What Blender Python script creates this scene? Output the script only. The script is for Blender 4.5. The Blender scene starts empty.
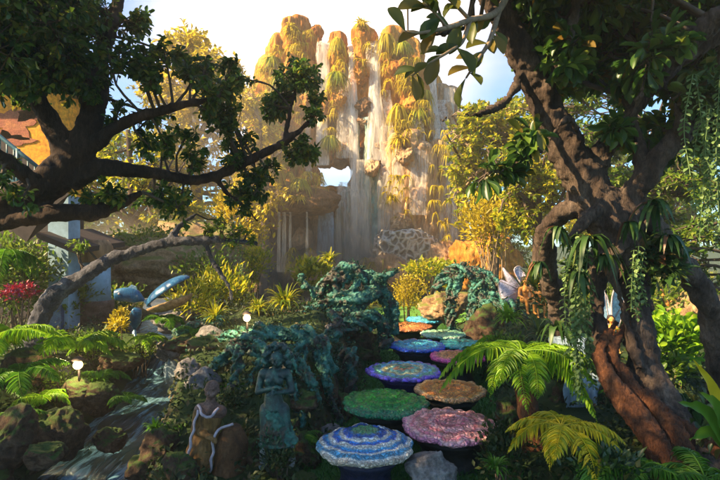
import bpy, bmesh, math, random
import numpy as np
from mathutils import Vector

R = math.radians
rnd = random.Random(7)
rng = np.random.default_rng(11)
SC = bpy.context.scene
COL = SC.collection

# ------------------------------------------------------------------ camera
CAMZ = 1.85
F = 480.0                      # focal length in photo pixels (720 wide)
HY = 246.0                     # horizon row
cam = bpy.data.cameras.new('camera')
cam.sensor_width = 36.0
cam.lens = 24.0
cam.shift_y = (HY - 240.0) / 720.0
cam.clip_start = 0.05
cam.clip_end = 3000
co = bpy.data.objects.new('camera', cam)
co.location = (0, 0, CAMZ)
co.rotation_euler = (R(90), 0, 0)
COL.objects.link(co)
SC.camera = co

# ------------------------------------------------------------------ light
SUN = Vector((-0.76, -0.27, 0.59)).normalized()      # towards the sun
elev = math.asin(SUN.z)
azim = math.atan2(SUN.x, SUN.y)                       # clockwise from +Y
w = bpy.data.worlds.new('World')
SC.world = w
w.use_nodes = True
nt = w.node_tree
nt.nodes.clear()
wo = nt.nodes.new('ShaderNodeOutputWorld')
bg = nt.nodes.new('ShaderNodeBackground')
sky = nt.nodes.new('ShaderNodeTexSky')
sky.sky_type = 'NISHITA'
sky.sun_disc = False
sky.sun_elevation = elev
sky.sun_rotation = azim
sky.air_density = 1.0
sky.dust_density = 0.5
sky.ozone_density = 2.0
bg.inputs['Strength'].default_value = 0.072
# white sun glow painted into the sky at top centre, broken up by noise
tc = nt.nodes.new('ShaderNodeTexCoord')
mp = nt.nodes.new('ShaderNodeMapping')
mp.inputs['Scale'].default_value = (1.0, 1.0, 2.2)
ns = nt.nodes.new('ShaderNodeTexNoise')
ns.inputs['Scale'].default_value = 3.2
ns.inputs['Detail'].default_value = 7
ns.inputs['Roughness'].default_value = 0.55
dt = nt.nodes.new('ShaderNodeVectorMath'); dt.operation = 'DOT_PRODUCT'
cd = Vector((-0.06, 1.0, 0.50)).normalized()
dt.inputs[1].default_value = cd
r1 = nt.nodes.new('ShaderNodeMapRange')
r1.inputs['From Min'].default_value = 0.90
r1.inputs['From Max'].default_value = 1.0
r1.interpolation_type = 'SMOOTHSTEP'
ad = nt.nodes.new('ShaderNodeMath'); ad.operation = 'MULTIPLY_ADD'
ad.inputs[1].default_value = 1.0
r2 = nt.nodes.new('ShaderNodeMapRange')
r2.inputs['From Min'].default_value = 0.58
r2.inputs['From Max'].default_value = 1.62
r2.interpolation_type = 'SMOOTHSTEP'
mx = nt.nodes.new('ShaderNodeMix'); mx.data_type = 'RGBA'
mx.inputs['B'].default_value = (7.5, 6.6, 6.0, 1)
L = nt.links.new
L(tc.outputs['Generated'], mp.inputs['Vector'])
L(mp.outputs['Vector'], ns.inputs['Vector'])
L(tc.outputs['Generated'], dt.inputs[0])
L(dt.outputs['Value'], r1.inputs['Value'])
L(r1.outputs['Result'], ad.inputs[0])
L(ns.outputs['Fac'], ad.inputs[2])
L(ad.outputs['Value'], r2.inputs['Value'])
L(r2.outputs['Result'], mx.inputs['Factor'])
tn = nt.nodes.new('ShaderNodeMix'); tn.data_type = 'RGBA'; tn.blend_type = 'MULTIPLY'; tn.inputs['Factor'].default_value = 1.0
tn.inputs['B'].default_value = (0.62, 0.92, 1.12, 1)      # clear tropical blue
L(sky.outputs['Color'], tn.inputs['A'])
L(tn.outputs['Result'], mx.inputs['A'])
L(mx.outputs['Result'], bg.inputs['Color'])
L(bg.outputs['Background'], wo.inputs['Surface'])

sl = bpy.data.lights.new('sun', 'SUN')
sl.energy = 5.0
sl.angle = R(0.6)
sl.color = (1.0, 0.74, 0.42)
so = bpy.data.objects.new('sun', sl)
so.rotation_euler = SUN.to_track_quat('Z', 'Y').to_euler()
so.location = (-20, -12, 20)
COL.objects.link(so)

SC.view_settings.view_transform = 'Standard'
SC.view_settings.look = 'None'
SC.view_settings.exposure = 2.0
SC.view_settings.gamma = 1.0
SC.view_settings.use_curve_mapping = False
SC.cycles.max_bounces = 8
SC.cycles.diffuse_bounces = 4
SC.cycles.transparent_max_bounces = 16
SC.cycles.volume_bounces = 0
SC.cycles.use_denoising = True

# ------------------------------------------------------------------ helpers
def P(px, py, Y):
    return np.array(((px - 360.0) / F * Y, Y, CAMZ - (py - HY) / F * Y))

def nrm(a):
    return a / (np.linalg.norm(a, axis=-1, keepdims=True) + 1e-9)

def _hash(ix, iy, iz):
    n = (ix.astype(np.int64) * 374761393 + iy.astype(np.int64) * 668265263 + iz.astype(np.int64) * 2147483647) & 0xffffffff
    n = ((n ^ (n >> 13)) * 1274126177) & 0xffffffff
    n = n ^ (n >> 16)
    return (n & 0xffff) / 65535.0

def vnoise(p):
    p = np.asarray(p, float)
    i = np.floor(p).astype(np.int64)
    f = p - i
    f = f * f * f * (f * (f * 6 - 15) + 10)
    x, y, z = i[..., 0], i[..., 1], i[..., 2]
    fx, fy, fz = f[..., 0], f[..., 1], f[..., 2]
    def h(a, b, c): return _hash(x + a, y + b, z + c)
    x00 = h(0,0,0) * (1-fx) + h(1,0,0) * fx
    x10 = h(0,1,0) * (1-fx) + h(1,1,0) * fx
    x01 = h(0,0,1) * (1-fx) + h(1,0,1) * fx
    x11 = h(0,1,1) * (1-fx) + h(1,1,1) * fx
    return ((x00*(1-fy)+x10*fy)*(1-fz) + (x01*(1-fy)+x11*fy)*fz) * 2 - 1

def fbm(p, o=4, ridged=False):
    p = np.asarray(p, float)
    s = np.zeros(p.shape[:-1]); a = 0.5; q = p + 31.7
    for k in range(o):
        n = vnoise(q)
        s += a * ((1 - 2*np.abs(n)) if ridged else n)
        a *= 0.5; q = q * 2.03 + 17.3
    return s

class MB:
    """collects vertices and faces for ONE mesh object"""
    def __init__(s): s.v = []; s.q = []; s.t = []; s.n = 0
    def add(s, V, Q=None, T=None):
        V = np.asarray(V, float).reshape(-1, 3)
        if Q is not None and len(Q): s.q.append(np.asarray(Q, np.int64).reshape(-1, 4) + s.n)
        if T is not None and len(T): s.t.append(np.asarray(T, np.int64).reshape(-1, 3) + s.n)
        s.v.append(V); s.n += len(V)
        return s
    def V(s): return np.concatenate(s.v) if s.v else np.zeros((0, 3))
    def box(s, c, d, rz=0, bev=0.0):
        c = np.asarray(c, float); d = np.asarray(d, float) / 2
        b = np.array([(x, y, z) for z in (-1, 1) for y in (-1, 1) for x in (-1, 1)]) * d
        ca, sa = math.cos(rz), math.sin(rz)
        b = np.stack((b[:, 0]*ca - b[:, 1]*sa, b[:, 0]*sa + b[:, 1]*ca, b[:, 2]), 1) + c
        return s.add(b, [(0,2,3,1),(4,5,7,6),(0,1,5,4),(2,6,7,3),(0,4,6,2),(1,3,7,5)])

def wloc(o):
    l = Vector((0, 0, 0))
    while o is not None:
        l = l + o.location; o = o.parent
    return l

def put(name, mb, mat, parent=None, base=None, smooth=True):
    V = mb.V()
    off = np.array(wloc(parent)) if parent is not None else (np.array(base, float) if base is not None else np.zeros(3))
    V = V - off
    me = bpy.data.meshes.new(name)
    Q = np.concatenate(mb.q) if mb.q else np.zeros((0, 4), np.int64)
    T = np.concatenate(mb.t) if mb.t else np.zeros((0, 3), np.int64)
    me.vertices.add(len(V)); me.vertices.foreach_set('co', V.astype(np.float32).ravel())
    me.loops.add(Q.size + T.size)
    me.loops.foreach_set('vertex_index', np.concatenate((Q.ravel(), T.ravel())).astype(np.int32))
    me.polygons.add(len(Q) + len(T))
    ls = np.concatenate((np.arange(len(Q)) * 4, Q.size + np.arange(len(T)) * 3)).astype(np.int32)
    me.polygons.foreach_set('loop_start', ls)
    me.polygons.foreach_set('use_smooth', np.full(len(ls), bool(smooth)))
    me.update(calc_edges=True); me.validate()
    if mat is not None: me.materials.append(mat)
    o = bpy.data.objects.new(name, me)
    COL.objects.link(o)
    if parent is not None: o.parent = parent
    elif base is not None: o.location = base
    return o

def tag(o, label, cat, group=None):
    o['label'] = label; o['category'] = cat; o['kind'] = 'thing'
    if group: o['group'] = group
    return o

def thing(name, label, cat, loc, group=None):
    o = bpy.data.objects.new(name, None)
    o.empty_display_size = 0.2
    o.location = [float(k) for k in loc]
    COL.objects.link(o)
    return tag(o, label, cat, group)

def kind(o, k): o['kind'] = k; return o


def spline(pts, step):
    """Catmull-Rom through rows (any columns), resampled every ~step of xyz"""
    p = np.asarray(pts, float)
    if len(p) < 2: return p
    e = np.vstack((2*p[0]-p[1], p, 2*p[-1]-p[-2]))
    out = []
    for i in range(1, len(e)-2):
        n = max(1, int(np.linalg.norm(e[i+1][:3]-e[i][:3]) / step))
        t = (np.arange(n) / n)[:, None]
        out.append(0.5*((2*e[i]) + (-e[i-1]+e[i+1])*t + (2*e[i-1]-5*e[i]+4*e[i+1]-e[i+2])*t**2 + (-e[i-1]+3*e[i]-3*e[i+1]+e[i+2])*t**3))
    out.append(p[-1][None])
    return np.vstack(out)

def tube(mb, P3, rad, seg=8, cap=True, wob=0.0, seed=0, flat=1.0):
    P3 = np.asarray(P3, float); n = len(P3)
    rad = np.broadcast_to(np.asarray(rad, float), (n,))
    T = nrm(np.gradient(P3, axis=0))
    u = np.cross(T[0], (0.3, 0.1, 0.95)); u = u / (np.linalg.norm(u) + 1e-9)
    A = np.zeros((n, 3)); B = np.zeros((n, 3))
    for i in range(n):
        u = u - T[i] * np.dot(u, T[i]); u = u / (np.linalg.norm(u) + 1e-9)
        A[i] = u; B[i] = np.cross(T[i], u)
    th = np.arange(seg) * 2 * math.pi / seg
    D = A[:, None] * np.cos(th)[None, :, None] + B[:, None] * np.sin(th)[None, :, None] * flat
    rr = rad[:, None] * np.ones((1, seg))
    if wob:
        rr = rr * (1 + wob * fbm((P3[:, None] + D * rad[:, None, None]) / (rad.mean() * 2.2 + 1e-6) + seed * 13.1, 3))
    V = (P3[:, None] + D * rr[..., None]).reshape(-1, 3)
    i = np.arange(n - 1)[:, None] * seg; j = np.arange(seg)[None]; k = (j + 1) % seg
    Q = np.stack((i + j, i + k, i + seg + k, i + seg + j), -1).reshape(-1, 4)
    if cap:
        V = np.vstack((V, P3[0], P3[-1])); a = n * seg
        Tt = [(a, (q + 1) % seg, q) for q in range(seg)] + [(a + 1, (n-1)*seg + q, (n-1)*seg + (q + 1) % seg) for q in range(seg)]
        mb.add(V, Q, Tt)
    else: mb.add(V, Q)
    return mb

_ico = {}
def ico(l):
    if l not in _ico:
        bm = bmesh.new(); bmesh.ops.create_icosphere(bm, subdivisions=l, radius=1)
        _ico[l] = (np.array([v.co[:] for v in bm.verts]), np.array([[v.index for v in f.verts] for f in bm.faces])); bm.free()
    return _ico[l]

def ball(mb, c, r, l=2):
    V, T = ico(l)
    return mb.add(V * np.asarray(r, float) + np.asarray(c, float), None, T)

def rockmb(mb, c, r, seed, l=4, amp=0.35, cut=5, squash=1.0):
    """a weathered boulder: sphere chopped by random planes, then roughened"""
    V, T = ico(l); V = V.copy(); g = np.random.default_rng(seed)
    for k in range(cut):
        n = nrm(g.normal(size=3)); d = g.uniform(0.55, 0.85)
        e = V @ n - d
        V = V - np.where(e > 0, e * 0.85, 0)[:, None] * n
    s = seed * 7.13
    V = V * (1 + amp * fbm(V * 1.3 + s, 5)[:, None] + amp * 0.40 * fbm(V * 3.6 + s, 4, True)[:, None] + amp * .12 * fbm(V * 11 + s, 3, True)[:, None])
    return mb.add(V * np.asarray(r, float) + np.asarray(c, float), None, T)

def capsule(mb, a, b, ra, rb=None):
    rb = ra if rb is None else rb
    a = np.asarray(a, float); b = np.asarray(b, float)
    n = 6; t = np.linspace(0, 1, n)[:, None]
    tube(mb, a + (b - a) * t, ra + (rb - ra) * t[:, 0], 12)
    ball(mb, a, ra, 2); ball(mb, b, rb, 2)
    return mb

def remesh(o, vox, smooth=2, disp=None):
    m = o.modifiers.new('weld', 'REMESH'); m.mode = 'VOXEL'; m.voxel_size = vox; m.use_smooth_shade = True
    if smooth:
        s = o.modifiers.new('soften', 'SMOOTH'); s.iterations = smooth; s.factor = 0.5
    if disp:
        for size, strength in disp:
            tx = bpy.data.textures.new('bark_clouds', 'CLOUDS'); tx.noise_scale = size; tx.noise_depth = 3
            d = o.modifiers.new('roughen', 'DISPLACE'); d.texture = tx; d.strength = strength; d.mid_level = 0.5; d.texture_coords = 'LOCAL'
    return o

# leaf blades: x along, y across, z up
def _leaf_tmpl(rows, droop, fold):
    V = []; Q = []
    for x, wd in rows:
        z = -droop * x * x
        V += [(x, -wd, z + fold * wd), (x, 0, z), (x, wd, z + fold * wd)]
    for i in range(len(rows) - 1):
        a = i * 3
        Q += [(a, a+3, a+4, a+1), (a+1, a+4, a+5, a+2)]
    return np.array(V), np.array(Q)
LEAF_S = (np.array([(0,0,0), (.45,.5,.10), (1,0,-.05), (.45,-.5,.10)]), None, np.array([(0,1,2), (0,2,3)]))
LEAF_O = _leaf_tmpl([(0,.03), (.15,.15), (.35,.33), (.58,.47), (.76,.47), (.9,.32), (.97,.15), (1,.02)], .18, .35) + (None,)
LEAF_L = _leaf_tmpl([(0,.05), (.3,.45), (.65,.42), (1,.02)], .22, .30) + (None,)

def leaves(mb, pos, ax, up, Ln, W, tmpl):
    pos = np.asarray(pos, float); N = len(pos)
    if not N: return mb
    ax = nrm(np.asarray(ax, float)); sd = nrm(np.cross(np.broadcast_to(up, ax.shape), ax) + 1e-6); nm = np.cross(ax, sd)
    t, Q, T = tmpl; k = len(t)
    Ln = np.broadcast_to(Ln, (N,))[:, None, None]; W = np.broadcast_to(W, (N,))[:, None, None]
    V = pos[:, None] + ax[:, None]*t[None, :, :1]*Ln + sd[:, None]*t[None, :, 1:2]*W + nm[:, None]*t[None, :, 2:3]*Ln
    b = (np.arange(N) * k)[:, None, None]
    mb.add(V, (Q[None] + b) if Q is not None else None, (T[None] + b) if T is not None else None)
    return mb

# ------------------------------------------------------------------ materials
def newmat(name):
    m = bpy.data.materials.new(name); m.use_nodes = True
    n = m.node_tree; b = n.nodes['Principled BSDF']
    return m, n, b

def ramp(n, stops, interp='LINEAR'):
    r = n.nodes.new('ShaderNodeValToRGB'); c = r.color_ramp; c.interpolation = interp
    while len(c.elements) < len(stops): c.elements.new(0.5)
    for e, (p, col) in zip(c.elements, stops):
        e.position = p; e.color = tuple(col) + (1,)
    return r

def noise(n, vec, scale, detail=6, rough=0.6, dist=0.0):
    t = n.nodes.new('ShaderNodeTexNoise'); t.inputs['Scale'].default_value = scale
    t.inputs['Detail'].default_value = detail; t.inputs['Roughness'].default_value = rough; t.inputs['Distortion'].default_value = dist
    if vec is not None: n.links.new(vec, t.inputs['Vector'])
    return t

def coords(n, scale=(1, 1, 1), out='Object'):
    t = n.nodes.new('ShaderNodeTexCoord'); m = n.nodes.new('ShaderNodeMapping')
    m.inputs['Scale'].default_value = scale
    n.links.new(t.outputs[out], m.inputs['Vector'])
    return m.outputs['Vector']

def bumpn(n, b, h, strength, dist):
    k = n.nodes.new('ShaderNodeBump'); k.inputs['Strength'].default_value = strength; k.inputs['Distance'].default_value = dist
    n.links.new(h, k.inputs['Height']); n.links.new(k.outputs['Normal'], b.inputs['Normal'])
    return k

def mixc(n, fac, a, b, mode='MIX'):
    m = n.nodes.new('ShaderNodeMix'); m.data_type = 'RGBA'; m.blend_type = mode
    if isinstance(fac, float): m.inputs['Factor'].default_value = fac
    else: n.links.new(fac, m.inputs['Factor'])
    for s, v in (('A', a), ('B', b)):
        if isinstance(v, tuple): m.inputs[s].default_value = v + (1,)
        else: n.links.new(v, m.inputs[s])
    return m.outputs['Result']

def m_rock(name, stops, scale=2.0, stretch=(1,1,1), bump=0.7, dist=0.05, rough=0.85, moss=None, fine=9.0, spec=0.3):
    m, n, b = newmat(name); v = coords(n, stretch)
    a = noise(n, v, scale, 9, 0.65, 0.3)
    r = ramp(n, stops); n.links.new(a.outputs['Fac'], r.inputs['Fac'])
    c = r.outputs['Color']
    f = noise(n, v, scale * fine, 8, 0.7)
    sp = ramp(n, [(0.38, (0.55,0.55,0.55)), (0.62, (1.25,1.25,1.25))]); n.links.new(f.outputs['Fac'], sp.inputs['Fac'])
    c = mixc(n, 1.0, c, sp.outputs['Color'], 'MULTIPLY')
    if moss:
        g = n.nodes.new('ShaderNodeNewGeometry'); sx = n.nodes.new('ShaderNodeSeparateXYZ'); n.links.new(g.outputs['Normal'], sx.inputs[0])
        mn = noise(n, coords(n), scale * 2.3, 6, 0.7)
        k = n.nodes.new('ShaderNodeMath'); k.operation = 'MULTIPLY_ADD'; k.inputs[1].default_value = 0.55; n.links.new(sx.outputs['Z'], k.inputs[0]); n.links.new(mn.outputs['Fac'], k.inputs[2])
        mr = ramp(n, [(0.72, (0,0,0)), (0.95, (1,1,1))]); n.links.new(k.outputs[0], mr.inputs['Fac'])
        c = mixc(n, mr.outputs['Color'], c, moss)
    n.links.new(c, b.inputs['Base Color'])
    b.inputs['Roughness'].default_value = rough; b.inputs['Specular IOR Level'].default_value = spec
    h = n.nodes.new('ShaderNodeMath'); h.operation = 'MULTIPLY_ADD'; h.inputs[1].default_value = 0.35
    n.links.new(f.outputs['Fac'], h.inputs[0]); n.links.new(a.outputs['Fac'], h.inputs[2])
    bumpn(n, b, h.outputs[0], bump, dist)
    return m

def m_leaf(name, stops, trans=0.35, rough=0.42, spec=0.35):
    m, n, b = newmat(name)
    g = n.nodes.new('ShaderNodeNewGeometry')
    r = ramp(n, stops); n.links.new(g.outputs['Random Per Island'], r.inputs['Fac'])
    v = noise(n, coords(n), 1.3, 3)
    vr = ramp(n, [(0.3, (0.6,0.62,0.6)), (0.7, (1.3,1.25,1.15))]); n.links.new(v.outputs['Fac'], vr.inputs['Fac'])
    c = mixc(n, 1.0, r.outputs['Color'], vr.outputs['Color'], 'MULTIPLY')
    n.links.new(c, b.inputs['Base Color']); b.inputs['Roughness'].default_value = rough; b.inputs['Specular IOR Level'].default_value = spec
    t = n.nodes.new('ShaderNodeBsdfTranslucent'); n.links.new(c, t.inputs['Color'])
    s = n.nodes.new('ShaderNodeMixShader'); s.inputs[0].default_value = trans
    n.links.new(b.outputs[0], s.inputs[1]); n.links.new(t.outputs[0], s.inputs[2])
    n.links.new(s.outputs[0], n.nodes['Material Output'].inputs['Surface'])
    return m

def m_plain(name, col, rough=0.6, var=0.25, scale=8.0, bump=0.2, dist=0.01, metal=0.0, spec=0.4, emit=None):
    m, n, b = newmat(name); a = noise(n, coords(n), scale, 6, 0.65)
    r = ramp(n, [(0.3, tuple(k * (1 - var) for k in col)), (0.7, tuple(min(1, k * (1 + var)) for k in col))]); n.links.new(a.outputs['Fac'], r.inputs['Fac'])
    n.links.new(r.outputs['Color'], b.inputs['Base Color']); b.inputs['Roughness'].default_value = rough
    b.inputs['Metallic'].default_value = metal; b.inputs['Specular IOR Level'].default_value = spec
    if emit:
        b.inputs['Emission Color'].default_value = tuple(emit[0]) + (1,); b.inputs['Emission Strength'].default_value = emit[1]
    bumpn(n, b, a.outputs['Fac'], bump, dist)
    return m

M = {}
M['cliff'] = m_rock('ochre_rock', [(0.28, (0.10,0.035,0.012)), (0.42, (0.40,0.135,0.018)), (0.56, (0.62,0.255,0.035)), (0.75, (0.70,0.42,0.11))], 0.9, (1,1,0.28), 1.0, 0.25, 0.9)
M['cliff_pale'] = m_rock('pale_wet_rock', [(0.28, (0.10,0.05,0.026)), (0.43, (0.34,0.18,0.085)), (0.57, (0.55,0.35,0.18)), (0.75, (0.66,0.49,0.30))], 1.1, (1,1,0.14), 0.9, 0.2, 0.7)
M['cliff_dark'] = m_rock('umber_rock', [(0.3, (0.06,0.03,0.015)), (0.5, (0.17,0.085,0.035)), (0.7, (0.30,0.17,0.08))], 1.2, (1,1,0.5), 1.0, 0.2, 0.9)
M['flow'] = m_rock('flowstone', [(0.3, (0.30,0.25,0.14)), (0.45, (0.52,0.44,0.28)), (0.56, (0.18,0.36,0.32)), (0.66, (0.55,0.50,0.38)), (0.8, (0.66,0.58,0.44))], 1.6, (1.4,1.4,0.07), 0.8, 0.1, 0.45)
M['boulder'] = m_rock('brown_boulder', [(0.3, (0.022,0.013,0.008)), (0.5, (0.085,0.05,0.028)), (0.7, (0.20,0.125,0.07))], 3.0, (1,1,1), 1.0, 0.08, 0.9, moss=(0.05,0.085,0.015))
M['tan_boulder'] = m_rock('tan_boulder', [(0.3, (0.18,0.10,0.05)), (0.5, (0.36,0.23,0.12)), (0.7, (0.50,0.36,0.20))], 2.0, (1,1,1), 0.9, 0.06, 0.9, moss=(0.14,0.15,0.03))
M['grey_rock'] = m_rock('grey_rock', [(0.3, (0.07,0.065,0.06)), (0.5, (0.18,0.165,0.155)), (0.7, (0.36,0.34,0.32))], 3.5, (1,1,1), 0.9, 0.04, 0.8)
M['soil'] = m_rock('dark_soil', [(0.3, (0.018,0.012,0.007)), (0.5, (0.045,0.03,0.016)), (0.7, (0.085,0.06,0.03))], 1.4, (1,1,1), 0.9, 0.05, 0.95, moss=(0.028,0.05,0.012))
M['bark_dark'] = m_rock('dark_bark', [(0.3, (0.014,0.008,0.005)), (0.5, (0.045,0.026,0.016)), (0.7, (0.10,0.06,0.04))], 5.0, (1,1,0.35), 1.0, 0.06, 0.9)  # darkened so the colour stands in for shade on the left trunk
M['bark'] = m_rock('brown_bark', [(0.30, (0.018,0.012,0.009)), (0.46, (0.065,0.042,0.029)), (0.6, (0.125,0.088,0.063)), (0.78, (0.26,0.20,0.155))], 6.0, (1,1,0.35), 1.0, 0.06, 0.85)
M['bark_grey'] = m_rock('grey_bark', [(0.3, (0.022,0.022,0.028)), (0.5, (0.07,0.07,0.085)), (0.7, (0.19,0.19,0.21))], 7.0, (1,1,0.6), 1.0, 0.05, 0.85)
M['root_red'] = m_rock('red_brown_bark', [(0.3, (0.045,0.016,0.007)), (0.5, (0.14,0.05,0.018)), (0.7, (0.27,0.105,0.04))], 8.0, (1.0,1.0,0.3), 1.0, 0.06, 0.8)
M['patina'] = m_rock('green_patina', [(0.30, (0.02,0.018,0.012)), (0.43, (0.06,0.045,0.028)), (0.50, (0.02,0.105,0.075)), (0.60, (0.045,0.20,0.15)), (0.76, (0.16,0.36,0.28))], 4.2, (1,1,1), 1.0, 0.03, 0.55, fine=6.0, spec=0.5)
M['twig'] = m_plain('twig_bark', (0.085,0.06,0.04), 0.9, 0.4, 20)
M['twig_pale'] = m_plain('pale_twig_bark', (0.24,0.17,0.10), 0.9, 0.4, 20)
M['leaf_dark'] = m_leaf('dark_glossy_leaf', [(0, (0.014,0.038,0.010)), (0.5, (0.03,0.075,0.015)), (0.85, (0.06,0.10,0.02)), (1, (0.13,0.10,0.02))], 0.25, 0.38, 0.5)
M['leaf_right'] = m_leaf('broad_glossy_leaf', [(0, (0.03,0.085,0.016)), (0.5, (0.075,0.17,0.026)), (0.9, (0.16,0.25,0.035)), (1, (0.26,0.15,0.03))], 0.5, 0.36, 0.5)
M['leaf_mid'] = m_leaf('green_leaf', [(0, (0.05,0.12,0.012)), (0.5, (0.12,0.22,0.02)), (1, (0.25,0.31,0.03))], 0.5)
M['leaf_gold'] = m_leaf('golden_leaf', [(0, (0.30,0.25,0.010)), (0.5, (0.56,0.45,0.018)), (1, (0.80,0.62,0.05))], 0.5)
M['leaf_yell'] = m_leaf('yellow_green_leaf', [(0, (0.09,0.17,0.01)), (0.45, (0.32,0.36,0.015)), (1, (0.68,0.56,0.03))], 0.5)
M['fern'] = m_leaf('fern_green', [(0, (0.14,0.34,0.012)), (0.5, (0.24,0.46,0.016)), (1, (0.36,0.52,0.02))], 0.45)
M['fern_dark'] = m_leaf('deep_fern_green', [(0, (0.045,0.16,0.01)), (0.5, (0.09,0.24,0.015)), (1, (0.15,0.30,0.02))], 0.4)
M['fern_gold'] = m_leaf('golden_fern', [(0, (0.26,0.32,0.012)), (0.4, (0.52,0.46,0.015)), (1, (0.78,0.58,0.02))], 0.4)
M['vine'] = m_leaf('pale_vine_leaf', [(0, (0.09,0.16,0.05)), (0.5, (0.15,0.25,0.08)), (1, (0.26,0.36,0.15))], 0.35)
M['strap'] = m_leaf('strap_leaf', [(0, (0.025,0.07,0.015)), (0.6, (0.06,0.12,0.025)), (0.85, (0.10,0.13,0.03)), (1, (0.22,0.09,0.05))], 0.3)
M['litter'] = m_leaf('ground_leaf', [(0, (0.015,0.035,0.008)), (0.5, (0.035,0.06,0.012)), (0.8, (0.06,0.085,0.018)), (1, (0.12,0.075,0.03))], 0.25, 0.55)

M['leaf_left'] = m_leaf('small_glossy_leaf', [(0, (0.022,0.065,0.012)), (0.5, (0.06,0.14,0.02)), (0.85, (0.14,0.22,0.028)), (1, (0.30,0.25,0.03))], 0.5, 0.36, 0.5)
M['leaf_teal'] = m_leaf('teal_creeping_leaf', [(0, (0.012,0.05,0.03)), (0.5, (0.03,0.12,0.07)), (0.85, (0.08,0.19,0.10)), (1, (0.12,0.08,0.04))], 0.3, 0.45, 0.4)
# ------------------------------------------------------------------ terrain
STX = np.array([(-1.6,0.0),(-1.9,3.0),(-2.25,4.0),(-2.55,5.5),(-3.0,7.5),(-3.6,9.0),(-4.2,10.5),(-4.6,12.5)])
def stream_x(y): return np.interp(y, STX[:, 1], STX[:, 0])
def path_x(y): return np.interp(y, [0, 4, 6, 9, 11, 14], [0.35, 0.42, 0.8, 1.2, 1.35, 1.6])
def stream_z(y): return np.interp(y, [0, 7.2, 7.7, 9.5, 13], [-0.16, -0.10, 0.22, 0.24, 0.05])
def sm(a, b, x):
    t = np.clip((x - a) / (b - a), 0, 1); return t * t * (3 - 2 * t)
def H(x, y):
    x = np.asarray(x, float); y = np.asarray(y, float)
    p3 = np.stack((x, y, np.zeros_like(x)), -1)
    rough = 0.16 * fbm(p3 * 1.1, 4) + 0.05 * fbm(p3 * 4.0, 3)
    sx = stream_x(y); px = path_x(y)
    left = 0.50 * sm(sx - 0.35, sx - 1.3, x) * sm(0.5, 3, y)
    isl_ctr = (sx + px - 0.75) / 2
    hw = np.maximum(0.25, (px - 0.75 - sx) / 2)
    t = np.clip(1 - np.abs(x - isl_ctr) / hw, 0, 1)
    isl = np.interp(y, [0, 2.6, 3.4, 5, 7, 8.5, 10.5], [0, 0.03, 0.10, 0.50, 0.82, 0.75, 0.15]) * sm(0, 0.5, t)
    right = np.interp(y, [0, 2.5, 4, 9, 12], [0.0, 0.10, 0.30, 0.65, 0.3]) * sm(px + 0.7, px + 1.6, x)
    near = 1 - sm(11, 14, y)
    onpath = 1 - sm(0.45, 0.95, np.abs(x - px))
    z = (left + isl + right + rough) * near
    z = z * (1 - onpath * near) + onpath * near * 0.01
    d = np.abs(x - sx)
    ch = (1 - sm(0.28, 0.62, d)) * (1 - sm(12.5, 13.5, y))
    z = z * (1 - ch) + (stream_z(y) - 0.16) * ch
    pool = 1 - sm(0.82, 1.05, np.hypot((x + 4.2) / 4.3, (y - 15.2) / 2.6))
    z = z * (1 - pool) - 0.35 * pool
    far = sm(40, 120, np.hypot(x, y))
    return z * (1 - far)

def grid(xs, ys, fz=H):
    X, Y = np.meshgrid(xs, ys); Z = fz(X, Y)
    nx, ny = len(xs), len(ys)
    i = (np.arange(ny - 1)[:, None] * nx + np.arange(nx - 1)[None]).ravel()
    return np.stack((X, Y, Z), -1).reshape(-1, 3), np.stack((i, i + 1, i + nx + 1, i + nx), -1)

far1 = np.array([-900,-500,-250,-120,-70,-40,-25,-16.])
xs = np.concatenate((far1, np.linspace(-12, 10, 221), -far1[::-1] * 0.9))
ys = np.concatenate((np.array([-400,-150,-60,-25,-10,-4.]), np.linspace(-1, 14, 151), np.linspace(14.5, 30, 32), np.array([40,60,90,150,300,600,1200.])))
mb = MB().add(*grid(xs, ys))
kind(put('ground', mb, M['soil']), 'structure')

# green turf along the stepping stones
def strip(fc, hw, y0, y1, ny, nx, dz, zf):
    ys = np.linspace(y0, y1, ny); t = np.linspace(-1, 1, nx)
    X = fc(ys)[:, None] + t[None] * (hw(ys)[:, None] if callable(hw) else hw); Y = np.repeat(ys[:, None], nx, 1)
    Z = zf(X, Y) + dz
    i = (np.arange(ny - 1)[:, None] * nx + np.arange(nx - 1)[None]).ravel()
    return np.stack((X, Y, Z), -1).reshape(-1, 3), np.stack((i, i + 1, i + nx + 1, i + nx), -1)
m, n, b = newmat('green_turf')
a = noise(n, coords(n), 60, 4, 0.7); r = ramp(n, [(0.3, (0.012,0.06,0.008)), (0.7, (0.05,0.19,0.02))]); n.links.new(a.outputs['Fac'], r.inputs['Fac'])
n.links.new(r.outputs['Color'], b.inputs['Base Color']); b.inputs['Roughness'].default_value = 0.9; bumpn(n, b, a.outputs['Fac'], 0.8, 0.02)
M['turf'] = m
kind(put('path', MB().add(*strip(path_x, 0.85, 0.5, 11.5, 120, 24, 0.012, H)), M['turf']), 'structure')
# blades of the turf
N = 26000
yy = 2.6 + 9 * rng.random(N) ** 1.5; xx = path_x(yy) + rng.uniform(-.88, .88, N)
kind(put('grass', leaves(MB(), np.stack((xx, yy, H(xx, yy) + .01), 1), np.stack((rng.normal(0,.45,N), rng.normal(0,.45,N), np.ones(N)), 1), np.array((0.3,1,0.1)), rng.uniform(.025,.06,N), .007, LEAF_S), m_leaf('grass_blade', [(0,(0.02,0.10,0.008)),(1,(0.07,0.22,0.02))], .3)), 'stuff')

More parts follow.
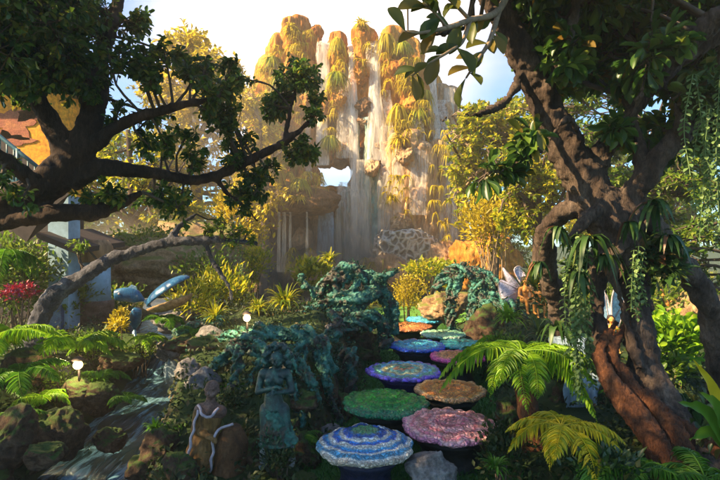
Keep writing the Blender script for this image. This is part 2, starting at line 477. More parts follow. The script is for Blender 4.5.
# lawn in front of the cliff
def ell(cx, cy, rx, ry, z, n=48, rings=8):
    V = [(cx, cy, z)]; T = []; Q = []
    for k in range(1, rings + 1):
        for j in range(n):
            th = 2*math.pi*j/n; q = 1 + .06*math.sin(3*th+1) + .04*math.sin(7*th)
            V.append((cx + rx*q*k/rings*math.cos(th), cy + ry*q*k/rings*math.sin(th), z))
    for j in range(n): T.append((0, 1+j, 1+(j+1) % n))
    for k in range(rings-1):
        for j in range(n):
            a = 1+k*n; Q.append((a+j, a+n+j, a+n+(j+1) % n, a+(j+1) % n))
    return np.array(V), np.array(Q), np.array(T)
V, Q, T = ell(2.4, 12.9, 2.6, 1.6, 0); V[:, 2] = H(V[:, 0], V[:, 1]) + 0.03
kind(put('lawn', MB().add(V, Q, T), m_plain('lawn_green', (0.10,0.26,0.03), 0.9, .4, 40, .6, .03)), 'structure')

# water
def m_water(name, deep, foam, scale, stretch, lo, hi, rough=0.12):
    m, n, b = newmat(name); v = coords(n, stretch)
    a = noise(n, v, scale, 7, 0.62, 1.2)
    r = ramp(n, [(lo, (0,0,0)), (hi, (1,1,1))]); n.links.new(a.outputs['Fac'], r.inputs['Fac'])
    n.links.new(mixc(n, r.outputs['Color'], deep, foam), b.inputs['Base Color'])
    b.inputs['Roughness'].default_value = rough; b.inputs['Specular IOR Level'].default_value = 0.7
    bumpn(n, b, a.outputs['Fac'], 0.8, 0.05)
    return m
M['stream'] = m_water('stream_water', (0.012,0.035,0.042), (0.22,0.44,0.56), 3.2, (2.6,0.55,1), 0.48, 0.68)
M['pond'] = m_water('pond_water', (0.10,0.10,0.07), (0.55,0.50,0.42), 1.2, (1,2.5,1), 0.45, 0.8, 0.2)
def strz(X, Y): return stream_z(Y) + 0.02 * fbm(np.stack((X*4, Y*2.2, X*0), -1), 3)
kind(put('stream', MB().add(*strip(stream_x, 0.56, 0.2, 12.9, 260, 18, 0.0, strz)), M['stream']), 'structure')
V, Q, T = ell(-4.2, 15.2, 4.5, 2.75, 0.0); kind(put('pond', MB().add(V, Q, T), M['pond']), 'structure')

# falling water: closed ribbons with a rounded section
def m_fall(name, col, lo, hi, sc=2.2, emitless=True):
    m, n, b = newmat(name); v = coords(n, (3.0, 3.0, 0.16)); a = noise(n, v, sc, 6, 0.65, 0.2)
    r = ramp(n, [(lo, (0.10,)*3), (hi, (0.92,)*3)]); n.links.new(a.outputs['Fac'], r.inputs['Fac'])
    b.inputs['Base Color'].default_value = col + (1,); b.inputs['Roughness'].default_value = 0.35
    t = n.nodes.new('ShaderNodeBsdfTransparent'); s = n.nodes.new('ShaderNodeMixShader')
    tl = n.nodes.new('ShaderNodeBsdfTranslucent'); tl.inputs['Color'].default_value = col + (1,); s2 = n.nodes.new('ShaderNodeMixShader'); s2.inputs[0].default_value = .4
    n.links.new(b.outputs[0], s2.inputs[1]); n.links.new(tl.outputs[0], s2.inputs[2])
    n.links.new(r.outputs['Color'], s.inputs[0]); n.links.new(t.outputs[0], s.inputs[1]); n.links.new(s2.outputs[0], s.inputs[2])
    n.links.new(s.outputs[0], n.nodes['Material Output'].inputs['Surface'])
    bumpn(n, b, a.outputs['Fac'], 0.6, 0.08)
    return m
M['fall'] = m_fall('falling_water', (0.90,0.83,0.72), 0.36, 0.62)  # warmth of the sunlight is put into the water colour
M['fall_thin'] = m_fall('thin_falling_water', (0.88,0.79,0.66), 0.42, 0.76, 3.0)  # thin veils carry the same painted sunlight warmth
M['fall_blue'] = m_fall('bluish_falling_water', (0.52,0.68,0.82), 0.30, 0.62, 4.0)
def fall(pts, label, mat='fall', group='streams of the waterfall', flat=0.35, name='waterfall'):
    """pts rows: px, py, Y, half width in pixels"""
    rows = [tuple(P(a, b, Y)) + (wd * Y / F,) for a, b, Y, wd in pts]
    s = spline(rows, 0.25 if pts[0][2] > 12 else 0.04)
    mb = MB(); n = len(s); seg = 14
    th = np.arange(seg) * 2 * math.pi / seg
    x = s[:, 0:1] + s[:, 3:4] * np.cos(th)[None]
    y = s[:, 1:2] + flat * s[:, 3:4] * np.sin(th)[None]
    z = np.repeat(s[:, 2:3], seg, 1)
    w_ = s[:, 3:4] * 0.75 * fbm(np.stack((x * 3 / (s[:, 3:4]*6+.1) , y * 3, z * 0.25), -1), 3)
    x = x + w_ * np.cos(th)[None]; y = y + w_ * np.sin(th)[None]
    i = np.arange(n - 1)[:, None] * seg; j = np.arange(seg)[None]; k = (j + 1) % seg
    mb.add(np.stack((x, y, z), -1).reshape(-1, 3), np.stack((i + j, i + k, i + seg + k, i + seg + j), -1).reshape(-1, 4))
    return tag(put(name, mb, M[mat], base=s[-1, :3]), label, 'waterfall', group)

# ------------------------------------------------------------------ the cliff
cliff = thing('waterfall_cliff', 'tall ochre rock cliff of bulging columns with water pouring down its face', 'cliff', (0, 20, 0))
def column(top, bot, r, Y, seed, mat, name='rock_column', amp=0.34, parent=cliff, flare=0.2, nU=80, vs=0.085, dep=1.0, taper=0.0, rtop=1.0):
    """top=(px,py) bot=(px,py) at depth Y, r in pixels"""
    a = P(top[0], top[1], Y); c = P(bot[0], bot[1], Y); rr = r * Y / F
    h = a[2] - c[2]; nV = max(16, int(h / vs)); v = np.linspace(0, 1, nV)
    cap = np.sqrt(np.clip(1 - ((v - (1 - rr*rtop/h)) / (rr*rtop/h)).clip(0, 1) ** 2, 0, 1))
    prof = rr * cap * (1 + flare * (1 - v) ** 2 - taper * v)
    ctr = c + (a - c) * v[:, None]
    g = np.random.default_rng(seed)
    ctr[:, 0] += rr * 0.35 * np.sin(v * g.uniform(2, 5) + g.uniform(0, 6)) * v * (1 - v) * 2
    th = np.arange(nU) * 2 * math.pi / nU
    D = np.stack((np.cos(th), np.sin(th) * dep, th * 0), -1)
    V = ctr[:, None] + D[None] * prof[:, None, None]
    q = V * np.array((1, 1, 0.32)) / max(rr, 0.3) + seed * 5.7
    dsp = amp * (fbm(q * 0.9, 5) + 0.45 * fbm(q * 2.3 + 9, 3, True)) 
    W_ = V * np.array((1, 1, .5)) + seed * .37; dsp2 = 0.34 * fbm(W_ * .9, 3) + 0.20 * fbm(W_ * 2.2, 4, True) + .07 * fbm(V * 6.5, 3, True) - .12
    V = V + D[None] * (prof[:, None] * dsp + cap[:, None] * dsp2)[..., None]
    V[..., 2] += 0.15 * rr * fbm(V * 1.2, 3) * (v[:, None] > 0.6)
    i = np.arange(nV - 1)[:, None] * nU; j = np.arange(nU)[None]; k = (j + 1) % nU
    Q = np.stack((i + j, i + k, i + nU + k, i + nU + j), -1).reshape(-1, 4)
    return put(name, MB().add(V.reshape(-1, 3), Q), M[mat], parent)
sd = 100
# back wall with the opening left free at (336,177)
for (px, ty, by, r, Y) in [(266,62,292,13,22),(284,40,292,15,22.4),(302,38,292,14,22.6),(318,42,158,12,22),(318,196,292,13,22),(336,44,158,13,22.3),(344,60,160,9,21.4),(326,60,160,9,21.4),(336,196,292,13,22.3),
                           (352,46,164,12,22),(352,192,292,13,22),(370,40,292,16,22.3),(388,42,292,15,22.4),(406,48,292,15,22.2),(424,70,292,14,22.6)]:
    sd += 1; column((px,ty),(px,by),r,Y,sd,'cliff_pale' if ty > 100 or 340 < px < 400 else 'cliff',rtop=1.0)
# front towers
for (px, ty, bx, by, r, Y, mt) in [(269,52,263,230,11,20.6,'cliff'),(279,32,276,230,11,20.4,'cliff'),(290,17,288,215,12,20.6,'cliff'),(299,15,302,205,10,20.8,'cliff'),(317,24,314,150,9,20.8,'cliff'),
                                  (337,31,337,120,10.5,20.2,'cliff'),(362,26,360,150,12.5,20.2,'cliff'),(392,25,394,165,12,20.2,'cliff'),(407,36,412,200,14,20.4,'cliff'),(422,62,424,220,11,20.8,'cliff_pale'),
                                  (437,84,436,230,11,22.6,'cliff_pale'),(451,85,452,240,11,22.8,'cliff_pale'),(308,60,306,180,9,20.2,'cliff'),(350,60,350,130,7,20.8,'cliff'),(377,60,378,160,7,20.9,'cliff_dark')]:
    sd += 1; column((px,ty),(bx,by),r,Y,sd,mt,amp=0.42)
# pale bulging legs low on the right
for (px, ty, bx, by, r, Y) in [(396,132,396,250,11,19.0),(410,128,412,246,10,18.8),(424,140,425,250,11,18.8),(437,138,440,262,12,19.2),(452,150,455,275,13,19.5),(386,165,386,262,8,19.4)]:
    sd += 1; column((px,ty),(bx,by),r,Y,sd,'cliff_pale',amp=0.30)
# flowstone and hanging stone strands in the middle
for (px, ty, bx, by, r, Y, mt) in [(341,190,341,290,6,19.6,'flow'),(349,186,350,290,4.5,19.3,'flow'),(358,120,358,290,6,19.5,'flow'),(367,116,367,290,5,19.3,'flow'),(375,150,376,290,6,19.4,'flow'),(331,196,331,290,7,20,'cliff_pale'),
                                  (383,190,384,292,5,19.2,'flow'),(320,205,319,292,9,20.4,'cliff_pale')]:
    sd += 1; column((px,ty),(bx,by),r,Y,sd,mt,name='flowstone_strand',amp=0.3,nU=26)
# shelf under the water lips halfway down
for k, (px, py, rx, rz, Y, mt) in enumerate([(342,150,12,10,20.4,'cliff'),(324,160,11,7,20.6,'cliff'),(340,163,9,5,21.2,'cliff_pale'),(352,160,8,9,20.8,'cliff'),(328,192,12,7,20.3,'cliff'),(344,193,11,6,20.4,'cliff_pale'),(355,186,7,9,20.9,'cliff_pale'),(316,178,5,10,20.5,'cliff'),(364,124,9,6,19.9,'cliff_pale'),(392,150,20,8,19.6,'cliff_pale'),(325,110,10,12,20,'cliff')]):
    put('rock_ledge', rockmb(MB(), P(px,py,Y), (rx*Y/F, .75, rz*Y/F), 40+k, 5), M[mt], cliff)
# overhanging ledge and cave on the left
put('overhang', rockmb(MB(), P(304,202,18.2), (32*18.2/F, 1.5, 14*18.2/F), 61, 5, .3), M['cliff_dark'], cliff)
put('overhang', rockmb(MB(), P(282,196,18.6), (22*18.6/F, 1.3, 13*18.6/F), 62, 5, .3), M['cliff_dark'], cliff)
put('overhang', rockmb(MB(), P(318,196,18.9), (15*18.6/F, .8, 9*18.6/F), 66, 5, .3), M['cliff'], cliff)
for k, (px, ty, by, r, Y) in enumerate([(262,190,296,11,19.6),(280,214,296,12,20.2),(298,214,296,12,20.4)]):
    column((px,ty),(px,by),r,Y,160+k,'cliff_dark',amp=.4)
# broken rock along the foot
for k, (px, py, rx, rz, Y, mt) in enumerate([(262,262,20,20,18,'cliff_dark'),(308,268,16,18,17.6,'cliff_pale'),(300,240,12,12,18.8,'cliff_pale'),(345,282,24,12,17.6,'cliff_dark'),(376,274,16,16,18,'cliff_pale'),(392,272,18,18,17.5,'cliff_pale'),(444,262,20,24,17.8,'cliff_pale'),(470,262,22,26,17,'cliff'),(236,262,22,24,17.5,'cliff_dark'),(496,262,26,26,16.5,'cliff')]):
    put('foot_rock', rockmb(MB(), P(px,py,Y), (rx*Y/F, .9, rz*Y/F), 70+k, 5), M[mt], cliff)
for k, (px, py, rx, rz, Y, mt) in enumerate([(272,86,9,10,20.0,'cliff'),(290,70,8,12,19.9,'cliff'),(303,104,9,9,19.8,'cliff'),(268,128,10,12,19.6,'cliff'),(291,130,12,10,19.5,'cliff'),(338,104,8,9,19.6,'cliff'),(361,74,9,12,19.7,'cliff'),(363,108,8,8,19.6,'cliff_dark'),(396,72,10,14,19.6,'cliff'),(411,110,10,12,19.4,'cliff'),(404,158,9,9,18.5,'cliff_pale'),(428,124,9,14,19.6,'cliff_pale'),(300,150,10,12,19.4,'cliff'),(281,158,12,10,19.2,'cliff'),(446,118,9,12,20.6,'cliff_pale'),(400,222,10,8,18,'cliff_pale'),(372,170,8,10,19.2,'cliff_pale')]):
    put('rock_ledge', rockmb(MB(), P(px,py,Y), (rx*Y/F, .6, rz*Y/F), 140+k, 5, .5, 9), M[mt], cliff)
# net-like weathered lattice rock
m, n, b = newmat('lattice_limestone'); v = coords(n)
vo = n.nodes.new('ShaderNodeTexVoronoi'); vo.feature = 'DISTANCE_TO_EDGE'; vo.inputs['Scale'].default_value = 5.2
wn = noise(n, v, 1.5, 3); mm = n.nodes.new('ShaderNodeMix'); mm.data_type = 'VECTOR'; mm.inputs['Factor'].default_value = .25
n.links.new(v, mm.inputs['A']); n.links.new(wn.outputs['Color'], mm.inputs['B']); n.links.new(mm.outputs['Result'], vo.inputs['Vector'])
r = ramp(n, [(0.02, (0.62,0.56,0.47)), (0.10, (0.50,0.42,0.32)), (0.20, (0.16,0.12,0.08))]); n.links.new(vo.outputs['Distance'], r.inputs['Fac'])
n.links.new(r.outputs['Color'], b.inputs['Base Color']); b.inputs['Roughness'].default_value = .9
iv = n.nodes.new('ShaderNodeMath'); iv.operation = 'MULTIPLY'; iv.inputs[1].default_value = -1; n.links.new(vo.outputs['Distance'], iv.inputs[0]); bumpn(n, b, iv.outputs[0], 1.0, .25)
put('lattice_rock', rockmb(MB(), P(406,248,17.9), (27*17.6/F, .62, 24*17.6/F), 95, 5, .40, 6), m, cliff)

G = 'streams of the waterfall'
fall([(345,60,20.3,5),(345,90,19.7,6),(344,130,19.3,7),(344,158,19.0,8)], 'faint veil sliding over the slim central tower', 'fall_thin')
fall([(352,182,19.3,10),(352,200,18.95,12),(352,240,18.8,13),(353,286,18.6,15)], 'wide silky lower curtain under the bright opening', 'fall_thin', G, .15)
fall([(386,90,19.6,5),(387,120,19.2,7),(388,170,18.7,9),(388,230,18.4,10),(388,262,18.2,10)], 'tall silky veil right of the widest stream', 'fall_thin', G, .2)
fall([(414,100,19.3,6),(416,130,18.8,8),(418,170,18.3,9),(420,215,18.0,10)], 'silky veil between the bulging stone legs', 'fall_thin', G, .2)
fall([(442,100,20.4,6),(444,140,19.2,8),(446,190,18.8,9),(448,245,18.6,10)], 'broad pale veil along the right edge of the cliff', 'fall_thin', G, .2)
fall([(309,70,20.0,2.5),(309,100,19.8,3),(308,140,19.6,3.4),(308,180,19,4)], 'slender pale stream left of the broad one', 'fall_thin', G, .3)
fall([(322,42,19.9,6),(323,55,19.7,6.5),(323,90,19.5,6),(322,140,19.3,6.5),(322,165,19.0,7)], 'broad white stream on the left of the cliff top')
fall([(352,46,20.0,3.4),(352,60,19.7,3.6),(353,100,19.5,4),(354,150,19.2,4.5),(355,200,19,4),(355,270,18.8,5)], 'narrow white stream between the two central rock towers')
fall([(374,42,20.0,6),(374,54,19.6,7),(375,90,19.4,7),(376,140,19.1,7.5),(377,160,18.9,8)], 'widest white stream right of the central rock tower')
fall([(430,62,20.9,4),(431,75,20.3,5),(433,110,20.0,6),(436,150,19.7,7)], 'pale stream sliding down the right shoulder of the cliff')
fall([(448,88,22.0,6),(449,120,21.9,7),(450,190,21.6,8)], 'faint wide veil of water on the far right tower', 'fall_thin')
fall([(340,184,19.4,2.5),(339,200,19.1,3),(339,240,19,3.4),(338,284,18.8,4)], 'thin stream dropping from the bright opening', 'fall_thin')
fall([(364,160,18.9,6),(364,190,18.8,6),(365,230,18.7,7),(366,284,18.5,9)], 'misty lower curtain below the widest stream', 'fall_thin')
fall([(326,212,18.9,7),(325,230,18.7,8),(325,255,18.6,9),(325,284,18.4,11)], 'bluish curtain right of the dark overhang', 'fall_blue')
for k, (px, wd, lab) in enumerate([(279,1.3,'thread of water under the left end of the dark overhang'),(284,1.7,'thicker thread of water under the dark overhang'),(290,1.1,'thread of water under the overhang beside the thicker one'),(307,1.0,'lone thread of water under the right half of the dark overhang')]):
    fall([(px,208,17.4,wd),(px,214,17.0,wd),(px,240,17,wd*1.1),(px,272,16.9,wd*1.6)], lab, 'fall_thin', 'threads of water under the overhang')
fall([(398,150,18.6,5),(398,170,18.4,5),(399,200,18.3,5.5),(398,232,18.1,6)], 'pale film of water over the bulging stone legs', 'fall_thin')

# ------------------------------------------------------------------ stepping stones
def m_disc(name, bands, rim, scale=34, off=(0,0), rmax=1.0, wob=0.12, rough=0.32, grain=0.55):
    m, n, b = newmat(name); v = coords(n)
    sub = n.nodes.new('ShaderNodeVectorMath'); sub.operation = 'SUBTRACT'; sub.inputs[1].default_value = (off[0], off[1], 0); n.links.new(v, sub.inputs[0])
    fl = n.nodes.new('ShaderNodeVectorMath'); fl.operation = 'MULTIPLY'; fl.inputs[1].default_value = (1/rmax, 1/rmax, 0); n.links.new(sub.outputs[0], fl.inputs[0])
    ln = n.nodes.new('ShaderNodeVectorMath'); ln.operation = 'LENGTH'; n.links.new(fl.outputs[0], ln.inputs[0])
    no = noise(n, v, 6, 4, 0.6)
    k = n.nodes.new('ShaderNodeMath'); k.operation = 'MULTIPLY_ADD'; k.inputs[1].default_value = wob * 2; n.links.new(no.outputs['Fac'], k.inputs[0]); n.links.new(ln.outputs['Value'], k.inputs[2])
    k2 = n.nodes.new('ShaderNodeMath'); k2.operation = 'SUBTRACT'; k2.inputs[1].default_value = wob; n.links.new(k.outputs[0], k2.inputs[0])
    r = ramp(n, bands, 'LINEAR'); n.links.new(k2.outputs[0], r.inputs['Fac'])
    scale *= .62
    vo = n.nodes.new('ShaderNodeTexVoronoi'); vo.inputs['Scale'].default_value = scale; n.links.new(v, vo.inputs['Vector'])
    bw = n.nodes.new('ShaderNodeRGBToBW'); n.links.new(vo.outputs['Color'], bw.inputs[0])
    vr = ramp(n, [(0.15, (0.45,0.45,0.45)), (0.75, (1.75,1.75,1.75))]); n.links.new(bw.outputs[0], vr.inputs['Fac'])
    c = mixc(n, grain, r.outputs['Color'], mixc(n, 1.0, r.outputs['Color'], vr.outputs['Color'], 'MULTIPLY'))
    d = noise(n, v, 14, 6, .7); dr = ramp(n, [(0.32, (0,0,0)), (0.5, (1,1,1))]); n.links.new(d.outputs['Fac'], dr.inputs['Fac'])
    c = mixc(n, dr.outputs['Color'], mixc(n, .4, c, (0.08,0.06,0.05)), c)
    n.links.new(c, b.inputs['Base Color']); b.inputs['Roughness'].default_value = rough
    e = n.nodes.new('ShaderNodeTexVoronoi'); e.feature = 'DISTANCE_TO_EDGE'; e.inputs['Scale'].default_value = scale; n.links.new(v, e.inputs['Vector'])
    gr = ramp(n, [(0.03, (0,0,0)), (0.10, (1,1,1))]); n.links.new(e.outputs['Distance'], gr.inputs['Fac'])
    n.links.new(mixc(n, gr.outputs['Color'], mixc(n, .55, c, (0.05,0.04,0.035)), c), b.inputs['Base Color'])
    bumpn(n, b, e.outputs['Distance'], 1.0, .03)
    return m
def disc(px, py, Y, r, layers, mat, stem, label, seed, lobes=16):
    c = P(px, py, Y); z0 = float(H(c[0], c[1])) - 0.05
    t = thing('stepping_stone', label, 'stepping stone', (c[0], c[1], z0), 'mushroom-shaped stepping stones')
    g = np.random.default_rng(seed)
    mb = MB(); nU = 144; th = np.arange(nU) * 2 * math.pi / nU
    ph = g.uniform(0, 6, 6)
    edge = 1 + .020*np.sin(3*th+ph[0]) + .020*np.sin(5*th+ph[1]) + .050*np.abs(np.sin(lobes/2*th+ph[2])) + .008*np.sin(29*th+ph[3])
    rows = []
    # underside up to the rim, then stepped terraces towards the back
    rows += [(0.30, -.085, 0), (0.62, -.07, 0), (0.92, -.046, 0), (0.99, -.036, 0), (1.0, -.024, 0), (0.99, -.012, 0)]
    n = layers; lift = 0.026 if n >= 4 else .013
    zt = -.012
    for k in range(n):
        a = 1 - k / n * 0.86; bnext = 1 - (k + 1) / n * 0.86 if k < n - 1 else 0.16
        sh = k / n * 0.30 * (1 if n >= 4 else .3)
        rows += [(a*.965, zt + .010, sh), (bnext*1.05, zt + .016, sh)]
        if k < n - 1: rows += [(bnext*1.0, zt + .018 + lift*.7, sh + .02)]
        zt += lift * .8
    rows += [(0.10, zt + .012, .30 if n >= 4 else .1)]
    V = []
    for a, z, sh in rows:
        rip = 1 + (edge - 1) * (1.0 if a > .5 else .6)
        V.append(np.stack((c[0] + r*a*rip*np.cos(th), c[1] + r*a*rip*np.sin(th) + sh*r*.9, c[2] + z + 0*th + .005*np.sin(9*th+ph[4]+a*4) + .011*a*a*np.abs(np.sin(lobes/2*th+ph[2]))), -1))
    V = np.array(V); m_ = len(V)
    V[..., 2] += .010 * fbm(V * 9, 3) + .006 * fbm(V * 30, 2, True)
    i = np.arange(m_ - 1)[:, None] * nU; j = np.arange(nU)[None]; k = (j + 1) % nU
    Q = np.stack((i + j, i + k, i + nU + k, i + nU + j), -1).reshape(-1, 4)
    top = m_ * nU
    VV = np.vstack((V.reshape(-1, 3), V[-1].mean(0)[None] + (0, 0, .002)))
    T = [((m_-1)*nU + q, (m_-1)*nU + (q+1) % nU, top) for q in range(nU)]
    o = put('cap', mb.add(VV, Q, T), mat, t)
    # the cap's own origin at its centre so the bands follow it
    off = np.array(c) - np.array(t.location); o.data.transform(__import__('mathutils').Matrix.Translation(-Vector(off))); o.location = Vector(off)
    s = MB(); zz = np.linspace(z0, c[2] - .08, 8)
    tube(s, np.stack((c[0] + 0*zz, c[1] + 0*zz + .02, zz), 1), r * np.array([.74,.66,.60,.56,.56,.62,.72,.84]), 28, True, .16, seed)
    put('stem', s, stem, t)
    return t
dk = m_plain('dark_blue_stem', (0.016,0.018,0.05), .5, .5, 18, .8, .02)
db = m_plain('black_stem', (0.016,0.014,0.013), .6, .5, 18, .8, .02)
dp = m_plain('indigo_stem', (0.03,0.02,0.16), .5, .4, 14, .8, .02)
W = (0.78,0.76,0.66)
blue = m_disc('blue_white_bands', [(0,(0.05,0.24,0.08)),(.20,(0.12,0.30,0.14)),(.27,(0.02,0.14,0.42)),(.36,(0.01,0.13,0.62)),(.40,W),(.44,W),(.48,(0.01,0.26,0.72)),(.54,(0.01,0.11,0.58)),(.58,W),(.62,W),(.66,(0.04,0.36,0.66)),(.72,(0.02,0.18,0.52)),(.755,W),(.795,W),(.82,(0.06,0.34,0.58)),(.88,(0.10,0.32,0.46)),(.92,W),(1,(0.50,0.44,0.34))], None, 60, (0,.10), .45, .05)
pink = m_disc('pink_mosaic', [(0,(0.600,0.161,0.161)),(.2,(0.744,0.322,0.322)),(.28,(0.432,0.075,0.130)),(.45,(0.840,0.435,0.418)),(.55,(0.540,0.116,0.145)),(.7,(0.792,0.396,0.363)),(.82,(0.600,0.142,0.199)),(.93,(0.850,0.507,0.472)),(1,(0.624,0.221,0.345))], None, 42, (.02,.0), .40, .22)
green = m_disc('green_rings', [(0,(0.051,0.336,0.014)),(.2,(0.014,0.240,0.014)),(.35,(0.058,0.396,0.021)),(.5,(0.010,0.192,0.017)),(.62,(0.046,0.360,0.021)),(.75,(0.007,0.180,0.032)),(.9,(0.021,0.324,0.046)),(1,(0.007,0.168,0.069))], None, 50, (0,.08), .42, .08)
orange = m_disc('orange_mosaic', [(0,(0.720,0.250,0.027)),(.3,(0.576,0.169,0.020)),(.5,(0.792,0.326,0.049)),(.7,(0.552,0.156,0.020)),(.86,(0.744,0.292,0.041)),(.93,(0.850,0.512,0.202)),(1,(0.660,0.315,0.122))], None, 46, (0,0), .36, .16)
multi = m_disc('many_coloured_mosaic', [(0,(0.075,0.432,0.213)),(.18,(0.660,0.203,0.072)),(.34,(0.091,0.504,0.421)),(.5,(0.720,0.574,0.193)),(.64,(0.073,0.339,0.552)),(.78,(0.170,0.480,0.232)),(.9,(0.212,0.155,0.720)),(1,(0.153,0.073,0.552))], None, 30, (0,0), .45, .3, .35, .8)
pinkor = m_disc('orange_with_pink_rim', [(0,(0.720,0.279,0.071)),(.4,(0.672,0.236,0.056)),(.7,(0.768,0.335,0.119)),(.82,(0.792,0.171,0.256)),(1,(0.744,0.071,0.330))], None, 40, (0,0), .35, .14)
cobalt = m_disc('cobalt_mosaic', [(0,(0.058,0.425,0.504)),(.4,(0.035,0.325,0.552)),(.7,(0.073,0.472,0.552)),(.9,(0.020,0.131,0.624)),(1,(0.013,0.087,0.600))], None, 34, (0,0), .42, .2)
teal = m_disc('teal_mosaic', [(0,(0.035,0.432,0.381)),(.6,(0.058,0.480,0.427)),(1,(0.014,0.311,0.336))], None, 34, (0,0), .38, .2)
pgreen = m_disc('pale_green_mosaic', [(0,(0.170,0.480,0.201)),(.5,(0.358,0.600,0.323)),(.85,(0.168,0.504,0.321)),(1,(0.558,0.672,0.482))], None, 34, (0,0), .4, .2)
rust = m_disc('rust_mosaic', [(0,(0.624,0.260,0.064)),(.6,(0.528,0.183,0.042)),(1,(0.408,0.125,0.035))], None, 34, (0,0), .45, .2)
sky_ = m_disc('sky_blue_mosaic', [(0,(0.072,0.466,0.624)),(.6,(0.123,0.540,0.624)),(1,(0.042,0.348,0.552))], None, 34, (0,0), .4, .2)
disc(365,443,3.65,.355,4,blue,dk,'nearest stepping stone, stepped blue and white terraces with a cream rim',1,12)
disc(449,424,4.05,.39,3,pink,db,'large pink mosaic stepping stone with a scalloped edge',2,22)
disc(385,402,4.6,.40,4,green,db,'all-green stepping stone with ringed terraces',3,18)
disc(450,389,5.03,.36,2,orange,db,'plain orange stepping stone with a pale rim beside the fern',4,16)
disc(404,370,5.8,.435,3,multi,dp,'many-coloured mosaic stepping stone on an indigo foot',5,22)
disc(457,356,6.55,.36,3,pinkor,db,'orange stepping stone with a bright pink rim',6,18)
disc(417,345,7.27,.42,3,cobalt,dk,'cobalt blue stepping stone in the middle of the path',7,20)
disc(464,343.5,7.4,.36,1,teal,dk,'teal stepping stone half under the green root arch',8,18)
disc(443,333.5,8.2,.37,1,pgreen,db,'pale green stepping stone with a whitish rim',9,18)
disc(407,326,9.0,.46,1,rust,db,'rust-brown stepping stone touching the green rockwork',10,20)
disc(426,319,9.9,.40,1,sky_,dk,'farthest stepping stone, pale sky blue, next to the lawn',11,18)
# ------------------------------------------------------------------ trees
def tree(name, label, cat, paths, bark, leafmat, clumps, L0=.09, Wf=.5, per=14, tmpl=LEAF_S, vox=None, disp=None, group=None, twig_r=.006, seed=1, limb_from=99, depth_f=1.0, up=(0,0,1), droop=.15, base=None, twigmat='twig', spread=.75, radial=False, density=1.0, thin=1.0):
    g = np.random.default_rng(seed)
    lim = [spline([tuple(P(a, b, Y)) + (r * thin * Y / F,) for a, b, Y, r in p], .06 if vox else .25) for p in paths]
    if base is None: base = lim[0][0][:3]
    t = thing(name, label, cat, base, group)
    mb = MB()
    for k, s in enumerate(lim[:limb_from]):
        tube(mb, s[:, :3], s[:, 3], 14 if vox else 9, True, .22, seed + k)
    o = put('trunk', mb, M[bark], t)
    if vox: remesh(o, vox, 2, disp)
    for k, s in enumerate(lim[limb_from:]):
        put('limb', tube(MB(), s[:, :3], s[:, 3], 10, True, .2, seed + k), M[bark], t)
    pts = np.vstack(lim)
    tw = MB(); cr = MB()
    A = []; X = []
    for (px, py, Y, rp, nt) in clumps:
        c = P(px, py, Y); r = rp * Y / F
        d = np.linalg.norm(pts[:, :3] - c, axis=1) - pts[:, 3] * .5; q = pts[d.argmin()]
        mid = (q[:3] + c) / 2 + g.normal(0, .08, 3) * np.linalg.norm(q[:3] - c)
        br = spline([tuple(q[:3]), tuple(mid), tuple(c)], .12)
        rr = np.linspace(min(q[3] * .7, .012 * max(1, Y/5) + r * .03), twig_r * 1.6, len(br))
        if len(br) > 2: tube(tw, br, rr, 5, False, 0)
        nt = max(3, int(nt * density))
        tip = c + nrm(g.normal(size=(nt, 3))) * (g.random((nt, 1)) ** .45) * r * np.array((1, depth_f, .85))
        for e in tip:
            s0 = br[int(len(br) * g.uniform(.55, .99))] if len(br) > 2 else c
            m = (s0 + e) / 2 + g.normal(0, .12, 3) * r; m[2] += .05 * r
            w_ = spline([tuple(s0), tuple(m), tuple(e)], max(.05, r * .2))
            tube(tw, w_, np.linspace(twig_r * 1.3, twig_r * .5, len(w_)), 3, False)
            ax = nrm(w_[-1] - w_[-2])
            n_ = per + g.integers(-per // 4, per // 4 + 1)
            k = g.random(n_) ** .6
            L_ = len(w_) - 1
            f = (.35 + .65 * k) * L_; i0 = np.minimum(f.astype(int), L_ - 1)
            pos = w_[i0] + (w_[i0 + 1] - w_[i0]) * (f - i0)[:, None]
            A.append(pos); X.append(ax[None] * g.uniform(.2, 1.0, (n_, 1)) + nrm(g.normal(size=(n_, 3))) * spread + (0, 0, -droop))
    if tw.n: put('twigs', tw, M[twigmat], t)
    if A:
        A = np.vstack(A); X = np.vstack(X); n = len(A)
        upv = nrm(np.array(up)[None] + g.normal(0, .45, (n, 3)))
        sz = L0 * g.uniform(.6, 1.25, n)
        leaves(cr, A, X, upv, sz, sz * Wf, tmpl)
        put('crown', cr, M[leafmat], t, smooth=True)
    return t

RPF = 1.0
def blobs(cl, n, g):   # scatter sub-clumps inside a list of pixel ellipses (px,py,Y,rx,ry,dY)
    out = []
    for (px, py, Y, rx, ry, dY, k, rp, nt) in cl:
        for _ in range(k):
            a = g.uniform(0, 2*math.pi); q = g.random() ** .5
            out.append((px + rx*q*math.cos(a), py + ry*q*math.sin(a), Y + g.uniform(-dY, dY), rp * RPF * g.uniform(.7, 1.4), nt))
    return out
g0 = np.random.default_rng(5)

